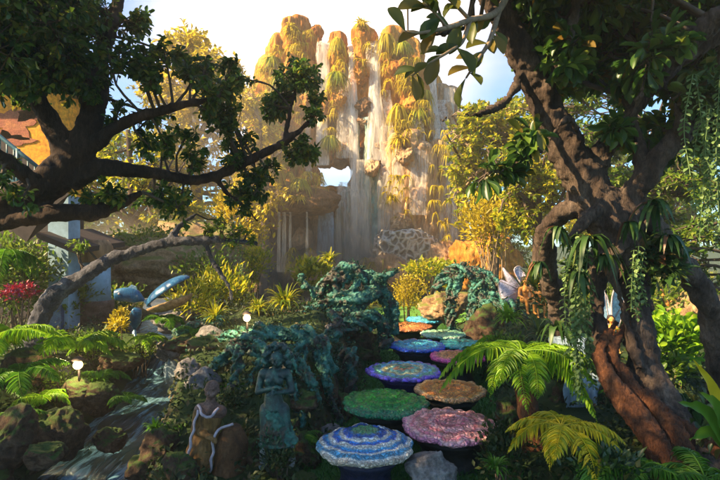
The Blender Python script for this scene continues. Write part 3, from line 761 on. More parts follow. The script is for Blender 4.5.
# --- big tree on the left
RPF = 1.5
tl = [[(-130,390,4.6,40),(-95,300,4.7,36),(-50,235,4.85,28),(0,208,4.95,23),(35,193,5,21),(68,166,5,20),(86,135,5,17),(96,95,5.1,13),(101,62,5.2,10),(110,30,5.3,8),(119,0,5.4,7.5),(130,-45,5.5,6)],
      [(92,110,5.05,12),(86,80,5,9),(77,45,4.9,7),(70,10,4.8,6),(62,-40,4.7,5)],
      [(72,165,5,16),(52,125,4.9,12),(28,85,4.8,10),(5,50,4.7,9),(-30,15,4.6,8)],
      [(70,180,5,14),(100,168,5.05,12),(130,170,5.2,9),(160,174,5.4,7.5),(190,180,5.6,7),(218,175,5.75,6.6),(248,161,5.9,6),(278,146,6.0,5.2),(303,128,6.1,3.6),(312,118,6.1,2)],
      [(-40,226,4.85,14),(20,218,4.9,12),(60,213,4.95,12),(95,212,5,10),(120,203,5.1,7),(142,192,5.2,4)],
      [(88,150,5,10),(120,125,4.9,7.5),(155,112,4.85,6),(190,104,4.8,5),(216,99,4.8,3)],
      [(284,143,6.05,3.5),(289,118,6.1,3),(294,95,6.15,2.2),(300,74,6.2,1.4)],
      [(215,176,5.75,4),(226,192,5.8,3),(244,206,5.9,2.4),(258,222,5.95,1.6)],
      [(296,133,6.1,3),(284,152,6.05,1.8),(300,160,6.1,1.4)],
      [(40,190,4.9,12),(20,170,4.7,9),(-10,150,4.5,8),(-50,130,4.4,8)]]
cl = blobs([(15,20,4.6,35,30,.7,18,22,16),(55,35,4.8,30,35,.6,15,20,16),(25,70,4.7,32,18,.6,13,18,16),(75,70,4.9,20,25,.4,8,18,15),
            (100,15,5.2,14,14,.3,4,13,12),(128,60,5,28,22,.5,7,13,9),(165,70,5.1,28,24,.5,6,11,9),(200,85,5.1,26,24,.5,6,11,9),(225,72,5.3,15,18,.4,4,9,9),
            (226,110,5.4,16,22,.4,7,13,12),(150,140,5.2,30,24,.4,5,10,8),(108,110,5,18,16,.3,3,10,9),(185,150,5.4,26,22,.4,4,10,8),
            (100,195,5.1,30,10,.3,5,11,9),(160,205,5.4,22,14,.3,5,11,9),(236,150,5.8,16,12,.3,4,10,10),(300,80,6.2,16,14,.25,7,10,12),(276,100,6.15,13,14,.25,6,9,11),(318,104,6.1,8,12,.2,3,8,9),
            (303,152,6.1,16,10,.25,6,9,11),(262,178,5.95,14,12,.2,4,9,9),(245,196,5.9,14,14,.2,4,9,9),(135,26,5.3,8,12,.2,3,10,9),(10,180,4.5,24,22,.3,3,13,9)], 1, g0)
cl += blobs([(-60,-40,4.4,90,90,1.2,30,34,20),(30,-70,4.8,90,50,1.0,26,32,20)], 1, g0)
tree('broadleaf_tree', 'dark gnarled tree leaning in from the left with small glossy leaves', 'tree', tl, 'bark_dark', 'leaf_left', cl, .078, .5, 12, LEAF_O, .022, [(.10,.05)], thin=.80, seed=21, twig_r=.005)

RPF = 1.25
# --- grey leaning trunk beneath it
tree('leaning_trunk', 'pale grey gnarled trunk leaning right above the rocks on the left bank', 'tree',
     [[(14,395,5.9,13),(30,350,5.95,10),(40,318,6,8.5),(56,294,6,9.5),(80,279,6.02,7.5),(106,262,6.06,7),(138,251,6.15,5.4),(168,242,6.2,5.2),(200,241,6.25,3.9),(225,240,6.3,3.2),(258,244,6.35,2)],
      [(118,253,6.1,5),(100,268,6.2,4),(84,272,6.3,3)],[(170,240,6.2,4),(180,226,6.25,2.5),(196,214,6.3,1.5)],[(204,239,6.25,3),(212,260,6.3,2.4),(228,285,6.35,2),(232,300,6.4,1.6)]],
     'bark_grey', 'leaf_mid', blobs([(208,226,6.3,22,10,.2,5,8,8),(240,236,6.35,16,10,.2,4,8,8),(90,246,6.1,18,8,.2,3,7,6)], 1, g0), .06, .45, 10, LEAF_S, .018, [(.06,.05)], seed=22, twig_r=.004)

# --- big tree on the right
tr = [[(735,570,3.3,46),(712,500,3.45,40),(682,445,3.6,29),(656,397,3.75,22),(641,345,3.9,16),(637,300,4.0,15),(630,258,4.1,20),(612,222,4.15,25),(589,189,4.2,24),(570,155,4.2,20),(552,118,4.2,18),(533,80,4.2,17),(512,38,4.15,16),(494,0,4.1,15),(470,-50,4.0,14),(440,-110,3.9,12)],
      [(614,216,4.15,18),(600,250,4.1,11),(596,290,4.05,9),(600,330,4.0,9),(614,368,3.9,11),(634,402,3.8,14),(664,445,3.6,18)],
      [(566,410,5.4,13),(562,345,5.3,11),(555,300,5.0,11),(546,262,4.7,11),(546,235,4.5,10),(560,214,4.3,10),(588,200,4.2,13)],
      [(618,218,4.15,19),(630,200,4.1,16),(644,178,4.05,12),(666,150,4,10.5),(692,122,3.95,9.5),(722,94,3.9,9.5),(770,60,3.8,9)],
      [(584,178,4.2,14),(600,150,4.15,9.5),(622,122,4.1,8),(646,96,4.05,8),(672,68,4.0,8),(700,48,3.95,7.5),(750,20,3.9,8)],
      [(646,182,4.05,8),(640,150,4.1,6),(634,120,4.1,5),(622,96,4.1,3.5)],
      [(640,218,4.1,15),(662,240,4.2,12),(684,268,4.3,12),(704,298,4.35,13),(720,335,4.4,17),(730,390,4.4,21),(740,450,4.3,26)],
      [(556,128,4.2,9),(548,100,4.1,7.5),(556,68,4.0,7),(568,38,3.9,6.5),(580,-10,3.8,6)],
      [(648,92,4.05,6),(676,58,3.9,9),(704,28,3.8,13),(735,8,3.7,15),(790,-20,3.6,16)],
      [(690,118,3.95,6),(682,134,3.9,4.5),(676,106,3.85,3.5),(655,70,3.8,3)],
      [(525,68,4.2,7),(508,98,3.9,4),(486,112,3.6,2.6),(456,116,3.4,1.8),(436,122,3.3,1.2)],
      [(500,10,4.1,6),(480,22,3.6,3.6),(456,30,3.3,2.6),(430,34,3.1,1.8),(408,32,3.05,1.2)],
      [(590,178,4.2,5),(570,120,3.9,3),(540,150,3.8,2.4),(500,172,3.7,2)],
      [(600,175,4.2,4),(625,130,3.9,3),(642,90,3.7,2.4),(648,50,3.6,2),(652,10,3.5,2)],
      [(625,240,4.0,8),(610,262,3.92,6),(618,290,3.9,5),(628,330,3.82,5),(640,370,3.7,7)],
      [(598,205,4.05,8),(578,228,3.98,6),(566,246,4.0,4)]]
cl = blobs([(520,8,4.3,26,12,.3,5,20,8),(556,18,4.5,26,20,.3,6,20,8),(600,38,4.7,26,24,.4,6,20,8),(636,48,4.7,26,20,.3,6,18,9),(684,84,4.6,30,22,.3,9,18,9),(704,20,4.4,20,18,.3,5,20,8),(622,84,4.7,18,16,.3,4,16,8),(662,66,4.7,22,18,.3,6,18,9),
            (580,-8,4.3,60,10,.4,7,24,8),(690,-8,4.2,50,12,.4,7,24,8),(548,78,4.5,14,14,.3,3,16,7),(530,150,3.9,14,14,.3,2,14,6),(500,172,3.7,16,9,.2,2,13,6),(655,140,4.5,20,16,.3,4,16,8),(712,112,4.4,16,20,.3,5,16,9),(690,140,4.6,20,10,.3,4,15,8),(650,20,4.9,60,18,.4,10,20,9),(585,60,4.8,22,20,.3,6,17,9),(705,60,4.8,20,24,.3,7,18,9),(612,10,4.0,14,8,.2,2,18,6),(640,70,3.85,18,10,.2,3,13,7),(700,85,3.75,16,12,.2,4,14,7),(575,55,3.95,10,16,.2,3,14,7),(620,125,4.0,10,10,.2,2,12,6),(675,35,4.5,30,20,.4,7,18,9),(530,45,4.5,12,16,.3,3,17,8),(668,36,3.7,10,10,.2,2,16,6),(545,40,4.5,16,16,.3,3,18,8)], 1, g0)
cl += blobs([(600,-90,3.9,150,60,1.0,40,38,10),(420,-110,3.6,80,40,.8,14,34,9)], 1, g0)
tree('spreading_tree', 'large spreading tree on the right with broad leaves and hanging plants on its trunk', 'tree', tr, 'bark', 'leaf_right', cl, .15, .38, 8, LEAF_O, .02, [(.30,.08),(.09,.06),(.03,.03)], thin=.86, seed=31, twig_r=.006, spread=.8)
big = [o for o in bpy.data.objects if o.name == 'spreading_tree'][0]
for k, p in enumerate([[(616,322,3.95,3),(600,350,3.78,5),(606,376,3.68,9),(626,402,3.6,11),(650,436,3.45,12),(668,480,3.3,15),(676,540,3.2,18)],[(632,318,3.95,3),(612,350,3.8,6),(624,378,3.72,9),(650,408,3.62,10),(690,436,3.5,12),(735,462,3.4,14)],[(640,390,3.65,8),(668,425,3.5,10),(690,480,3.3,14),(700,540,3.2,16)]]):
    s = spline([tuple(P(q[0], q[1], q[2])) + (q[3]*q[2]/F,) for q in p], .03); mb = MB(); tube(mb, s[:, :3], s[:, 3], 22, True, .45, 40+k)
    remesh(put('root', mb, M['root_red'], big), .014, 1, [(.12,.05),(.03,.03)])
# its big obovate leaves dangling into the sky near the top centre
t = thing('leafy_branch', 'overhanging branch of very large leaves against the bright sky at top centre', 'branch', P(500,8,4.05))
rows = [[(520,-40,4.0,5),(500,8,3.4,3.6),(470,20,2.9,3),(445,28,2.7,2.4),(420,33,2.6,1.6),(405,31,2.58,1)],[(470,20,2.9,2.6),(462,42,2.8,2),(448,52,2.75,1.6),(425,66,2.7,1.2),(412,76,2.7,.8)],[(470,20,2.9,2),(455,4,2.8,1.8),(440,-8,2.7,1.5)],[(500,8,3.4,3),(490,40,3.1,2.4),(476,62,3.0,1.6),(466,78,3.0,1)],[(447,28,2.7,1.6),(436,14,2.65,1.2),(424,4,2.6,.8)]]
st = MB(); lf = MB(); g = np.random.default_rng(77); A = []; X = []
for p in rows:
    s = spline([tuple(P(a,b,Y)) + (r*Y/F,) for a,b,Y,r in p], .03); tube(st, s[:, :3], s[:, 3], 7, True, .1)
    q = s[len(s)//3:, :3]
    for k in range(10):
        i = int(len(q) * (1 - (k / 10) ** 1.3 * .9)) - 1; ax = nrm(q[i] - q[max(0, i-1)] + 1e-9) if i else nrm(q[1]-q[0])
        A.append(q[i]); X.append(ax * .7 + nrm(g.normal(size=3)) * np.array((.9,.6,.8)) + (0,0,-.1))
put('stem', st, M['twig_pale'], t)
sz = .155 * g.uniform(.65, 1.2, len(A))
leaves(lf, np.array(A), np.array(X), nrm(np.array((0,-.7,.6)) + g.normal(0,.35,(len(A),3))), sz, sz*.5, LEAF_O)
put('leaves', lf, m_leaf('sunlit_broad_leaf', [(0,(0.07,0.11,0.015)),(.6,(0.15,0.16,0.02)),(1,(0.26,0.16,0.025))], .45, .4), t)

# --- trees that stand behind
def bg_tree(name, label, cat, px, foot_py, Y, h_py, r_px, blobs_, leafmat, L0, per, seed, bark='bark', **kw):
    x = P(px, 0, Y)[0]
    gz = float(H(x, Y)); fp = HY + (CAMZ - gz) * F / Y + 3
    p = [[(px, fp, Y, r_px), (px + 3, (fp + h_py) / 2, Y, r_px * .75), (px - 2, h_py, Y, r_px * .35)]]
    g = np.random.default_rng(seed)
    for _ in range(5):
        a = g.uniform(-1, 1); y0 = h_py + (fp - h_py) * g.uniform(.25, .6)
        p.append([(px, y0, Y, r_px * .5), (px + a * 30, y0 - 30, Y + g.uniform(-.5,.5), r_px * .3), (px + a * 55, y0 - 65 , Y + g.uniform(-1,1), r_px * .12)])
    return tree(name, label, cat, p, bark, leafmat, blobs(blobs_, 1, g), L0, kw.get('Wf', .5), per, kw.get('tmpl', LEAF_S), seed=seed, twig_r=kw.get('twig_r', .012), density=kw.get('density', 1), twigmat=kw.get('tm', 'twig'), droop=kw.get('droop', .15), group=kw.get('group'))
bg_tree('golden_tree', 'airy golden-leaved tree rising pale against the sky on the left', 'tree', 195, 280, 17, 60, 6, [(190,55,17,22,22,1.2,18,13,14),(215,80,17,24,26,1.2,18,13,13),(165,85,17,22,26,1.2,14,13,12),(195,125,17,40,34,1.4,26,14,13),(240,130,17,20,40,1,16,13,13),(180,180,16.5,40,30,1.2,18,14,13),(238,200,16.5,20,34,1.2,14,13,13)], 'leaf_gold', .20, 10, 51, 'bark_grey', tm='twig_pale')
bg_tree('golden_tree', 'golden shrub-like tree hugging the left foot of the cliff', 'tree', 262, 285, 15.5, 120, 5, [(258,110,15.5,18,32,.6,12,12,14),(276,150,15.5,14,24,.5,8,11,13),(244,165,15.5,16,24,.6,8,11,12),(262,195,15.3,18,20,.5,7,11,12)], 'leaf_gold', .17, 11, 52, tm='twig_pale')
bg_tree('yellow_green_tree', 'yellow-green tree behind the left tree, reaching down to the pond', 'tree', 130, 290, 13, 130, 6, [(128,165,13,40,30,1.2,14,14,13),(165,205,13,30,24,1,10,13,12),(85,190,13,28,30,1,9,14,12)], 'leaf_yell', .17, 10, 53)
bg_tree('golden_tree', 'broad golden tree right of the cliff under the leaning trunk', 'tree', 492, 290, 13.5, 120, 6, [(478,128,13.5,30,18,1,16,13,15),(510,120,13.5,24,20,1,14,13,14),(470,165,13.5,24,20,.8,13,12,12),(505,165,13.5,28,26,1,16,13,13),(480,200,13.5,26,16,.8,10,12,12)], 'leaf_yell', .17, 11, 54, tm='twig_pale')
bg_tree('yellow_green_tree', 'bushy yellow-green tree between the golden tree and the big right trunk', 'tree', 535, 300, 10.5, 150, 7, [(530,150,10.5,26,22,.8,9,15,14),(535,195,10.5,26,24,.8,10,14,14),(515,215,10.2,18,22,.6,7,12,13),(560,130,10.5,20,26,.8,7,14,13)], 'leaf_yell', .13, 12, 55)
bg_tree('green_tree', 'fresh green tree seen through the forks of the right tree', 'tree', 640, 310, 9.5, 110, 7, [(610,145,9.5,34,26,.9,12,17,14),(650,195,9.5,40,34,.9,15,17,14),(690,160,9.3,26,40,.8,11,16,14),(595,195,9.6,24,24,.6,7,14,13),(575,90,9.8,28,28,.8,7,16,13)], 'leaf_mid', .12, 13, 56)
bg_tree('green_tree', 'green tree at the right edge behind the hanging creepers', 'tree', 735, 310, 8, 60, 9, [(715,120,8,30,40,.8,12,19,15),(720,220,8,30,40,.8,12,19,15),(690,250,8.2,24,24,.5,7,15,13),(690,290,8.4,26,18,.5,6,14,12)], 'leaf_mid', .11, 13, 57)
bg_tree('green_tree', 'dark green tree behind the orange house on the far left', 'tree', 25, 300, 15, 20, 8, [(20,60,15,50,50,1.5,20,20,15),(80,130,15,40,45,1.2,16,18,14),(90,215,14.5,36,26,1,10,16,13),(20,240,14.5,40,26,1,9,16,13)], 'leaf_mid', .19, 12, 58)
for k, (px, Y, top, mt, lab) in enumerate([(-120,20,-20,'leaf_mid','tall green tree beyond the left edge of the garden'),(575,20,130,'leaf_yell','rounded yellow-green tree far behind the right tree'),(660,19,140,'leaf_mid','green tree far behind the forks of the right tree'),(770,18,40,'leaf_mid','green tree far behind at the right edge'),(110,24,120,'leaf_yell','yellowish tree far behind the leaning grey trunk'),(500,24,160,'leaf_yell','yellowish tree far behind the golden tree')]):
    bg_tree('distant_tree', lab, 'tree', px, 280, Y, top + 25, 6, [(px,top+35,Y,45,35,1.5,15,18,13),(px-25,top+85,Y,40,30,1.5,12,18,13),(px+25,top+85,Y,40,30,1.5,12,18,13)], mt, .26, 10, 70+k, group='trees far behind the garden')
# unseen trees added beside and behind the viewpoint so their crowns shade the foreground
def side_tree(loc, h, cl, seed, label):
    g = np.random.default_rng(seed)
    t = thing('added_shade_tree', label, 'tree', loc, 'unseen trees added to shade the foreground')
    p = np.array([loc, (loc[0]+.1, loc[1], h*.4), (loc[0]+.3, loc[1]+.2, h*.8)]); s = spline(p, .3)
    put('trunk', tube(MB(), s, np.linspace(.3, .12, len(s)), 12, True, .2, seed), M['bark_dark'], t)
    A = []; X = []; tw = MB()
    for (c, r, k) in cl:
        c = np.array(c); tube(tw, spline([tuple(s[-2]), tuple((s[-2]+c)/2+g.normal(0,.2,3)), tuple(c)], .3), .05, 6, False)
        q = c + nrm(g.normal(size=(k, 3))) * g.random((k, 1)) ** .4 * np.array(r)
        A.append(q); X.append(g.normal(size=(k, 3)) + (0,0,-.2))
    A = np.vstack(A); X = np.vstack(X)
    keep = ~((A[:, 1] > .2) & (A[:, 2] < CAMZ + .56*A[:, 1] + .25) & (np.abs(A[:, 0]) < .82*A[:, 1] + .3))
    A = A[keep]; X = X[keep]
    put('limbs', tw, M['bark_dark'], t)
    put('crown', leaves(MB(), A, X, nrm(np.array((0,0,1.))+g.normal(0,.5,(len(A),3))), g.uniform(.12,.22,len(A)), .09, LEAF_S), M['leaf_dark'], t)
side_tree((-5.6,.6,0), 6, [((-5.2,1.2,4.4),(1.5,1.5,1.2),2600),((-4.0,.6,5.4),(1.5,1.5,1.1),2200),((-5.8,2.6,5.0),(1.3,1.3,1.3),2600),((-6.4,1.2,3.0),(1.2,1.4,1.1),2400)], 91, 'dense unseen tree added left of the viewpoint to shade the foreground')
side_tree((-3.0,-2.6,0), 7, [((-2.6,-1.6,5.6),(1.8,1.6,1.2),2200),((-3.6,-.6,4.6),(1.4,1.4,1.1),2200)], 92, 'dense unseen tree added behind the viewpoint to shade the foreground')
# ------------------------------------------------------------------ plants: builders
def blades(mb, base, n, Ln, wd, g, rise=1.0, out=.8, droop=1.0, az=None, nseg=5, hang=0.0):
    """a clump of n arching blades from base"""
    base = np.asarray(base, float)
    a = g.uniform(0, 2*math.pi, n) if az is None else az[0] + g.uniform(-1, 1, n) * az[1]
    D = np.stack((np.cos(a), np.sin(a), 0*a), 1); L_ = Ln * g.uniform(.55, 1.1, n); o = out * g.uniform(.3, 1.2, n); rs = rise * g.uniform(.5, 1.15, n)
    t = np.linspace(0, 1, nseg + 1)
    C = base + D[:, None]*(L_*o)[:, None, None]*t[None, :, None] + np.array((0,0,1.))*(L_[:, None]*(rs[:, None]*t[None] - droop*(o[:, None]+.35)*t[None]**2.2))[..., None]
    S = np.stack((-np.sin(a), np.cos(a), 0*a), 1); W_ = wd * g.uniform(.6, 1.2, n)[:, None] * np.array([.55, 1, .95, .8, .5, .06] if nseg == 5 else np.linspace(1, .05, nseg + 1))[None]
    V = np.stack((C - S[:, None]*W_[..., None], C + (0, 0, 0), C + S[:, None]*W_[..., None]), 2); V[:, :, 1, 2] -= W_ * .35
    k = 3; m = nseg + 1
    q = []
    for i in range(nseg): q += [(i*3, i*3+1, i*3+4, i*3+3), (i*3+1, i*3+2, i*3+5, i*3+4)]
    Q = (np.array(q)[None] + (np.arange(n) * m * k)[:, None, None]).reshape(-1, 4)
    return mb.add(V.reshape(-1, 3), Q)

def frond(base, az, Ln, rise, droop, wd, npin, g, side=0.0):
    """one fern frond: a rachis with two rows of tapering leaflets"""
    t = np.linspace(0, 1, 24)
    d = np.array((math.cos(az), math.sin(az), 0)); s = np.array((-math.sin(az), math.cos(az), 0))
    C = np.asarray(base)[None] + d[None]*(Ln*(t - .12*t**3))[:, None] + s[None]*(side*Ln*t**2)[:, None] + np.array((0,0,1.))[None]*(Ln*(rise*t - droop*t**2.1))[:, None]
    mb = MB(); tube(mb, C, np.linspace(.011, .002, 24) * max(.5, Ln), 5, False)
    u = np.linspace(.10, .995, npin); i = np.minimum((u*23).astype(int), 22); f = u*23 - i
    p = C[i] + (C[i+1]-C[i])*f[:, None]; tg = nrm(C[i+1]-C[i])
    prof = np.sin(np.clip(u*1.02, 0, 1)**.72 * math.pi)**.75 * wd + .01*wd
    for sg in (-1, 1):
        sd = nrm(np.cross(tg, (0,0,1.))) * sg
        ax = nrm(sd + tg*(.25 + .5*u[:, None]) + np.array((0,0,-.22 - .25*g.random())) + g.normal(0, .11, (npin, 3)))
        leaves(mb, p, ax, np.array((0,0,1.)) + 0*ax, prof * g.uniform(.72, 1.1, npin) * np.where(g.random(npin) < .05, .35, 1), Ln / npin * 1.25 + 0*u, LEAF_L)
    return mb

def fern(px, py, Y, Ln, n, mat, label, seed, rise=.9, droop=.9, wd=.16, npin=46, az=(0, math.pi), trunk=None, name='fern', group=None, explicit=None):
    g = np.random.default_rng(seed); c = P(px, py, Y)
    b = c if trunk is None else spline([tuple(P(*q[:3])) for q in trunk], .1)[0]
    t = thing(name, label, 'fern', b, group)
    if trunk is not None:
        s = spline([tuple(P(a,b_,y_)) + (r*y_/F,) for a,b_,y_,r in trunk], .04); mb = MB(); tube(mb, s[:, :3], s[:, 3], 12, True, .35, seed)
        put('trunk', mb, M['root_red'], t)
    lst = explicit or [(az[0] + az[1]*(2*(k+.5)/n - 1) + g.normal(0, .15), Ln*g.uniform(.75, 1.1), rise*g.uniform(.6, 1.25), droop*g.uniform(.8, 1.15)) for k in range(n)]
    for k, (a, l_, r_, d_) in enumerate(lst):
        put('frond', frond(c, a, l_, r_, d_, wd * l_ / Ln * g.uniform(.9,1.1), npin, g, g.normal(0,.12)), M[mat], t)
    return t

def tuft(px, py, Y, Lpx, n, mat, label, seed, wpx=1.6, name='grass_tuft', cat='grass tuft', group=None, **k):
    c = P(px, py, Y); g = np.random.default_rng(seed)
    return tag(put(name, blades(MB(), c, n, Lpx*Y/F, wpx*Y/F, g, **k), M[mat], base=c), label, cat, group)

def shrub(px, py, Y, rx, ry, n, Ln, mat, label, seed, Wf=.5, tmpl=LEAF_S, stems=6, name='shrub', cat='shrub', dep=None, group=None, up=.3, foot=None, twig='twig', fan=False):
    """px,py centre of the foliage; rx,ry in pixels"""
    g = np.random.default_rng(seed); c = P(px, py, Y); a = rx*Y/F; b = ry*Y/F; dp = dep if dep else a*.8
    fz = float(H(c[0], Y)) - .03 if foot is None else foot
    bs = np.array((c[0], Y, min(fz, c[2]-b*.5))); t = thing(name, label, cat, bs, group)
    st = MB(); pos = []; ax = []
    nk = max(8, n // 40)
    for k in range(nk):
        e = c + nrm(g.normal(size=3)) * g.random()**.4 * np.array((a, dp, b))
        root = bs + (g.normal(0, .25*a), g.normal(0,.2*dp), 0)
        m = (root + e)/2 + (0, 0, .12*b)
        if fan: m = root*.45 + e*.55; m[0] = root[0]*.6 + e[0]*.4
        s = spline([tuple(root), tuple(m), tuple(e)], max(.06, b*.15))
        if k < stems: tube(st, s, np.linspace(.014, .005, len(s)) * max(.6, Y/8), 5, False)
        m_ = n // nk
        q = e + g.normal(size=(m_, 3)) * np.array((a, dp, b)) * .24
        pos.append(q); ax.append(nrm(q - (c - (0,0,b*.6))) * .7 + g.normal(size=(m_, 3))*.5 + (0, 0, up))
    if st.n: put('stems', st, M[twig], t)
    pos = np.vstack(pos); ax = np.vstack(ax); sz = Ln*g.uniform(.6, 1.25, len(pos))
    put('foliage', leaves(MB(), pos, ax, nrm(np.array((0,-.2,1.))+g.normal(0,.4,(len(pos),3))), sz, sz*Wf, tmpl), M[mat], t)
    return t

def strings(specs, label, seed, mat='vine', Ln=.05, name='hanging_vine', cat='hanging plant', group=None, gap=.032, Wf=.6):
    """specs: px, py0, py1, Y per hanging string of paired leaves"""
    g = np.random.default_rng(seed); b = P(specs[0][0], specs[0][1], specs[0][3]); t = thing(name, label, cat, b, group)
    for (px, y0, y1, Y) in specs:
        a = P(px, y0, Y); e = P(px + g.uniform(-5, 5), y1, Y + g.uniform(-.08,.08)); mb = MB()
        s = spline([tuple(a), tuple((a+e)/2 + g.normal(0, .03, 3)), tuple(e)], .03); tube(mb, s, .0035, 4, False)
        m = max(4, int(np.linalg.norm(e-a) / gap)); u = np.linspace(.03, 1, m); i = np.minimum((u*(len(s)-1)).astype(int), len(s)-2)
        p = s[i]; th = g.uniform(0, 6.28) + np.arange(m)*1.57 + g.normal(0,.3,m)
        for sg in (0, math.pi):
            ax = np.stack((np.cos(th+sg), np.sin(th+sg), -.55+0*th), 1)
            sz = Ln*g.uniform(.65, 1.2, m); leaves(mb, p, ax, np.array((0,0,1.))+g.normal(0,.3,(m,3)), sz, sz*Wf, LEAF_O)
        put('strand', mb, M[mat], t)
    return t

# ------------------------------------------------------------------ plants on the cliff
CT = [(272,60,20,14,'golden grass tuft on the far left edge of the cliff top'),(291,30,20,13,'golden grass tuft below the highest peak of the cliff'),(300,62,19.8,15,'golden tuft halfway down the left towers'),(280,78,19.8,16,'golden tuft under the left shoulder of the cliff'),(268,100,19.8,18,'golden drape low on the left edge of the cliff'),
      (337,40,19.6,13,'golden tuft near the top of the slim tower between two streams'),(337,76,19.4,16,'golden beard hanging halfway down the slim central tower'),(361,26,19.7,14,'golden tuft crowning the central dark tower'),(386,36,19.6,15,'golden tuft crowning the tower right of the widest stream'),(402,45,19.6,14,'golden tuft at the notch of the right shoulder'),
      (409,85,19.5,17,'golden tuft high on the right shoulder of the cliff'),(398,108,19.2,20,'thick golden grass cushion right of the widest stream'),(418,112,19.3,16,'golden cushion beside the sliding stream'),(400,142,18.7,16,'golden beard over the bulging stone legs'),(426,92,19.8,11,'small golden tuft beside the far right tower'),
      (300,182,17.2,13,'yellow tuft on top of the dark overhang'),(299,200,16.9,12,'yellow tuft hanging on the front of the dark overhang'),(276,168,17.4,16,'golden drape left of the dark overhang'),(330,140,19.2,16,'golden tuft above the bright opening'),(392,200,18.3,12,'yellow-green tuft low between the bulging stone legs'),(258,180,17.6,18,'golden hanging grass on the lower left of the cliff')]
for k, (px, py, Y, L_, lab) in enumerate(CT):
    tuft(px, py, Y-.3, L_*[1.3,.95,1.5][k%3], [190,120,150][k%3], 'leaf_gold' if k % 3 else 'leaf_yell', lab, 300+k, 1.0, name='hanging_grass', cat='hanging grass', group='golden grasses growing on the cliff', rise=[.75,1.2,.55][k%3], out=[.75,.9,.55][k%3], droop=[1.25,1.0,1.5][k%3])
g = np.random.default_rng(401)
mbc = MB()
CR = [(270,90,12,44,20,460),(285,60,16,30,20,380),(300,90,10,40,19.8,240),(330,110,8,40,19.5,160),(440,150,10,40,18.6,160),(396,190,14,30,18.2,160),(300,40,14,20,20.0,160),(337,60,8,30,19.6,160),(362,50,9,24,19.6,110),(392,60,10,36,19.6,200),(408,80,12,46,19.3,300),(420,120,12,40,19.1,220),(290,120,16,50,19.8,260),(268,150,14,30,18.4,200),(305,176,20,8,17.6,160),(262,220,10,30,18.6,220),(440,215,10,30,18.3,120),(400,130,12,20,18.6,120),(380,262,20,8,17.4,110),(310,255,26,14,17.2,160)]
for (px, py, rx, ry, Y, n_) in CR:
    for _ in range(n_ // 8):
        blades(mbc, P(px + np.clip(g.normal(),-1.3,1.3)*rx*.6, py + np.clip(g.normal(),-.8,1.5)*ry*.6, Y - g.uniform(.1,.5)), 10, .46, .034, g, rise=.5, out=.8, droop=1.3, nseg=3)
kind(put('cliff_creeper', mbc, M['leaf_gold']), 'stuff')

# ------------------------------------------------------------------ middle ground planting
shrub(489,222,11.8,26,24,1500,.17,'leaf_gold','fan of slender bare stems topped with golden leaves right of the lattice rock',501,stems=20,fan=True,foot=.55,twig='twig_pale',Wf=.35)
shrub(310,274,11.5,17,12,620,.16,'leaf_yell','rounded yellow shrub at the foot of the bluish curtain of water',502)
shrub(430,268,12.5,20,9,520,.15,'leaf_yell','low yellow-green shrub behind the lawn',503)
shrub(408,294,11.4,17,16,1500,.07,'leaf_gold','dome of clipped tan shrub behind the lawn',504,up=.1)
shrub(225,292,8.4,24,20,900,.14,'leaf_yell','bright yellow-green shrub left of the pond grass',505,Wf=.32)
shrub(195,300,7.9,20,16,700,.12,'leaf_yell','yellow-green shrub beside the blue shell',506,Wf=.3)
shrub(118,320,6.8,12,10,320,.07,'leaf_gold','small shrub of golden blossom beside the blue fish',507)
shrub(255,262,10.5,14,22,520,.12,'leaf_yell','tall loose shrub before the left foot of the cliff',508,Wf=.35)
shrub(12,278,7.6,34,26,1900,.085,'leaf_mid','dark green flowering bush on the far left',509)
m_ = m_leaf('red_petals',[(0,(0.28,0.01,0.015)),(.6,(0.34,0.015,0.05)),(1,(0.10,0.01,0.18))],.3)
M['petal'] = m_
shrub(22,292,7.3,18,8,420,.07,'petal','mass of crimson and purple flowers on the far left',510,name='flower_clump',cat='flowers',foot=.5)
shrub(668,338,5.6,32,20,800,.12,'fern','bright leafy shrub between the right tree and the right edge',511,tmpl=LEAF_O)
shrub(655,372,5.2,26,14,420,.12,'leaf_mid','darker leafy shrub below the bright one on the right',512,tmpl=LEAF_O)
shrub(505,352,6.2,18,16,600,.07,'leaf_mid','low mossy shrub under the green root arch',513)
shrub(560,300,7.2,24,24,800,.10,'strap','dark shrub behind the small curved trunk',514)
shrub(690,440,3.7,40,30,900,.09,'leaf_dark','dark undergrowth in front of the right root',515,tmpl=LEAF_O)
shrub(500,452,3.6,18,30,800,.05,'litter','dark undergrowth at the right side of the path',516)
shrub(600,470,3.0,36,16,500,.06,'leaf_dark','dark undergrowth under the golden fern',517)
shrub(640,300,7.6,50,22,1000,.11,'leaf_mid','wide green shrub glimpsed between the right trunks',518)
shrub(90,345,6.4,24,14,600,.07,'leaf_mid','green shrub between the left ferns and the stream',519)
shrub(14,268,7.9,40,30,2200,.11,'leaf_mid','leafy bush under the dark trunk on the far left',520)
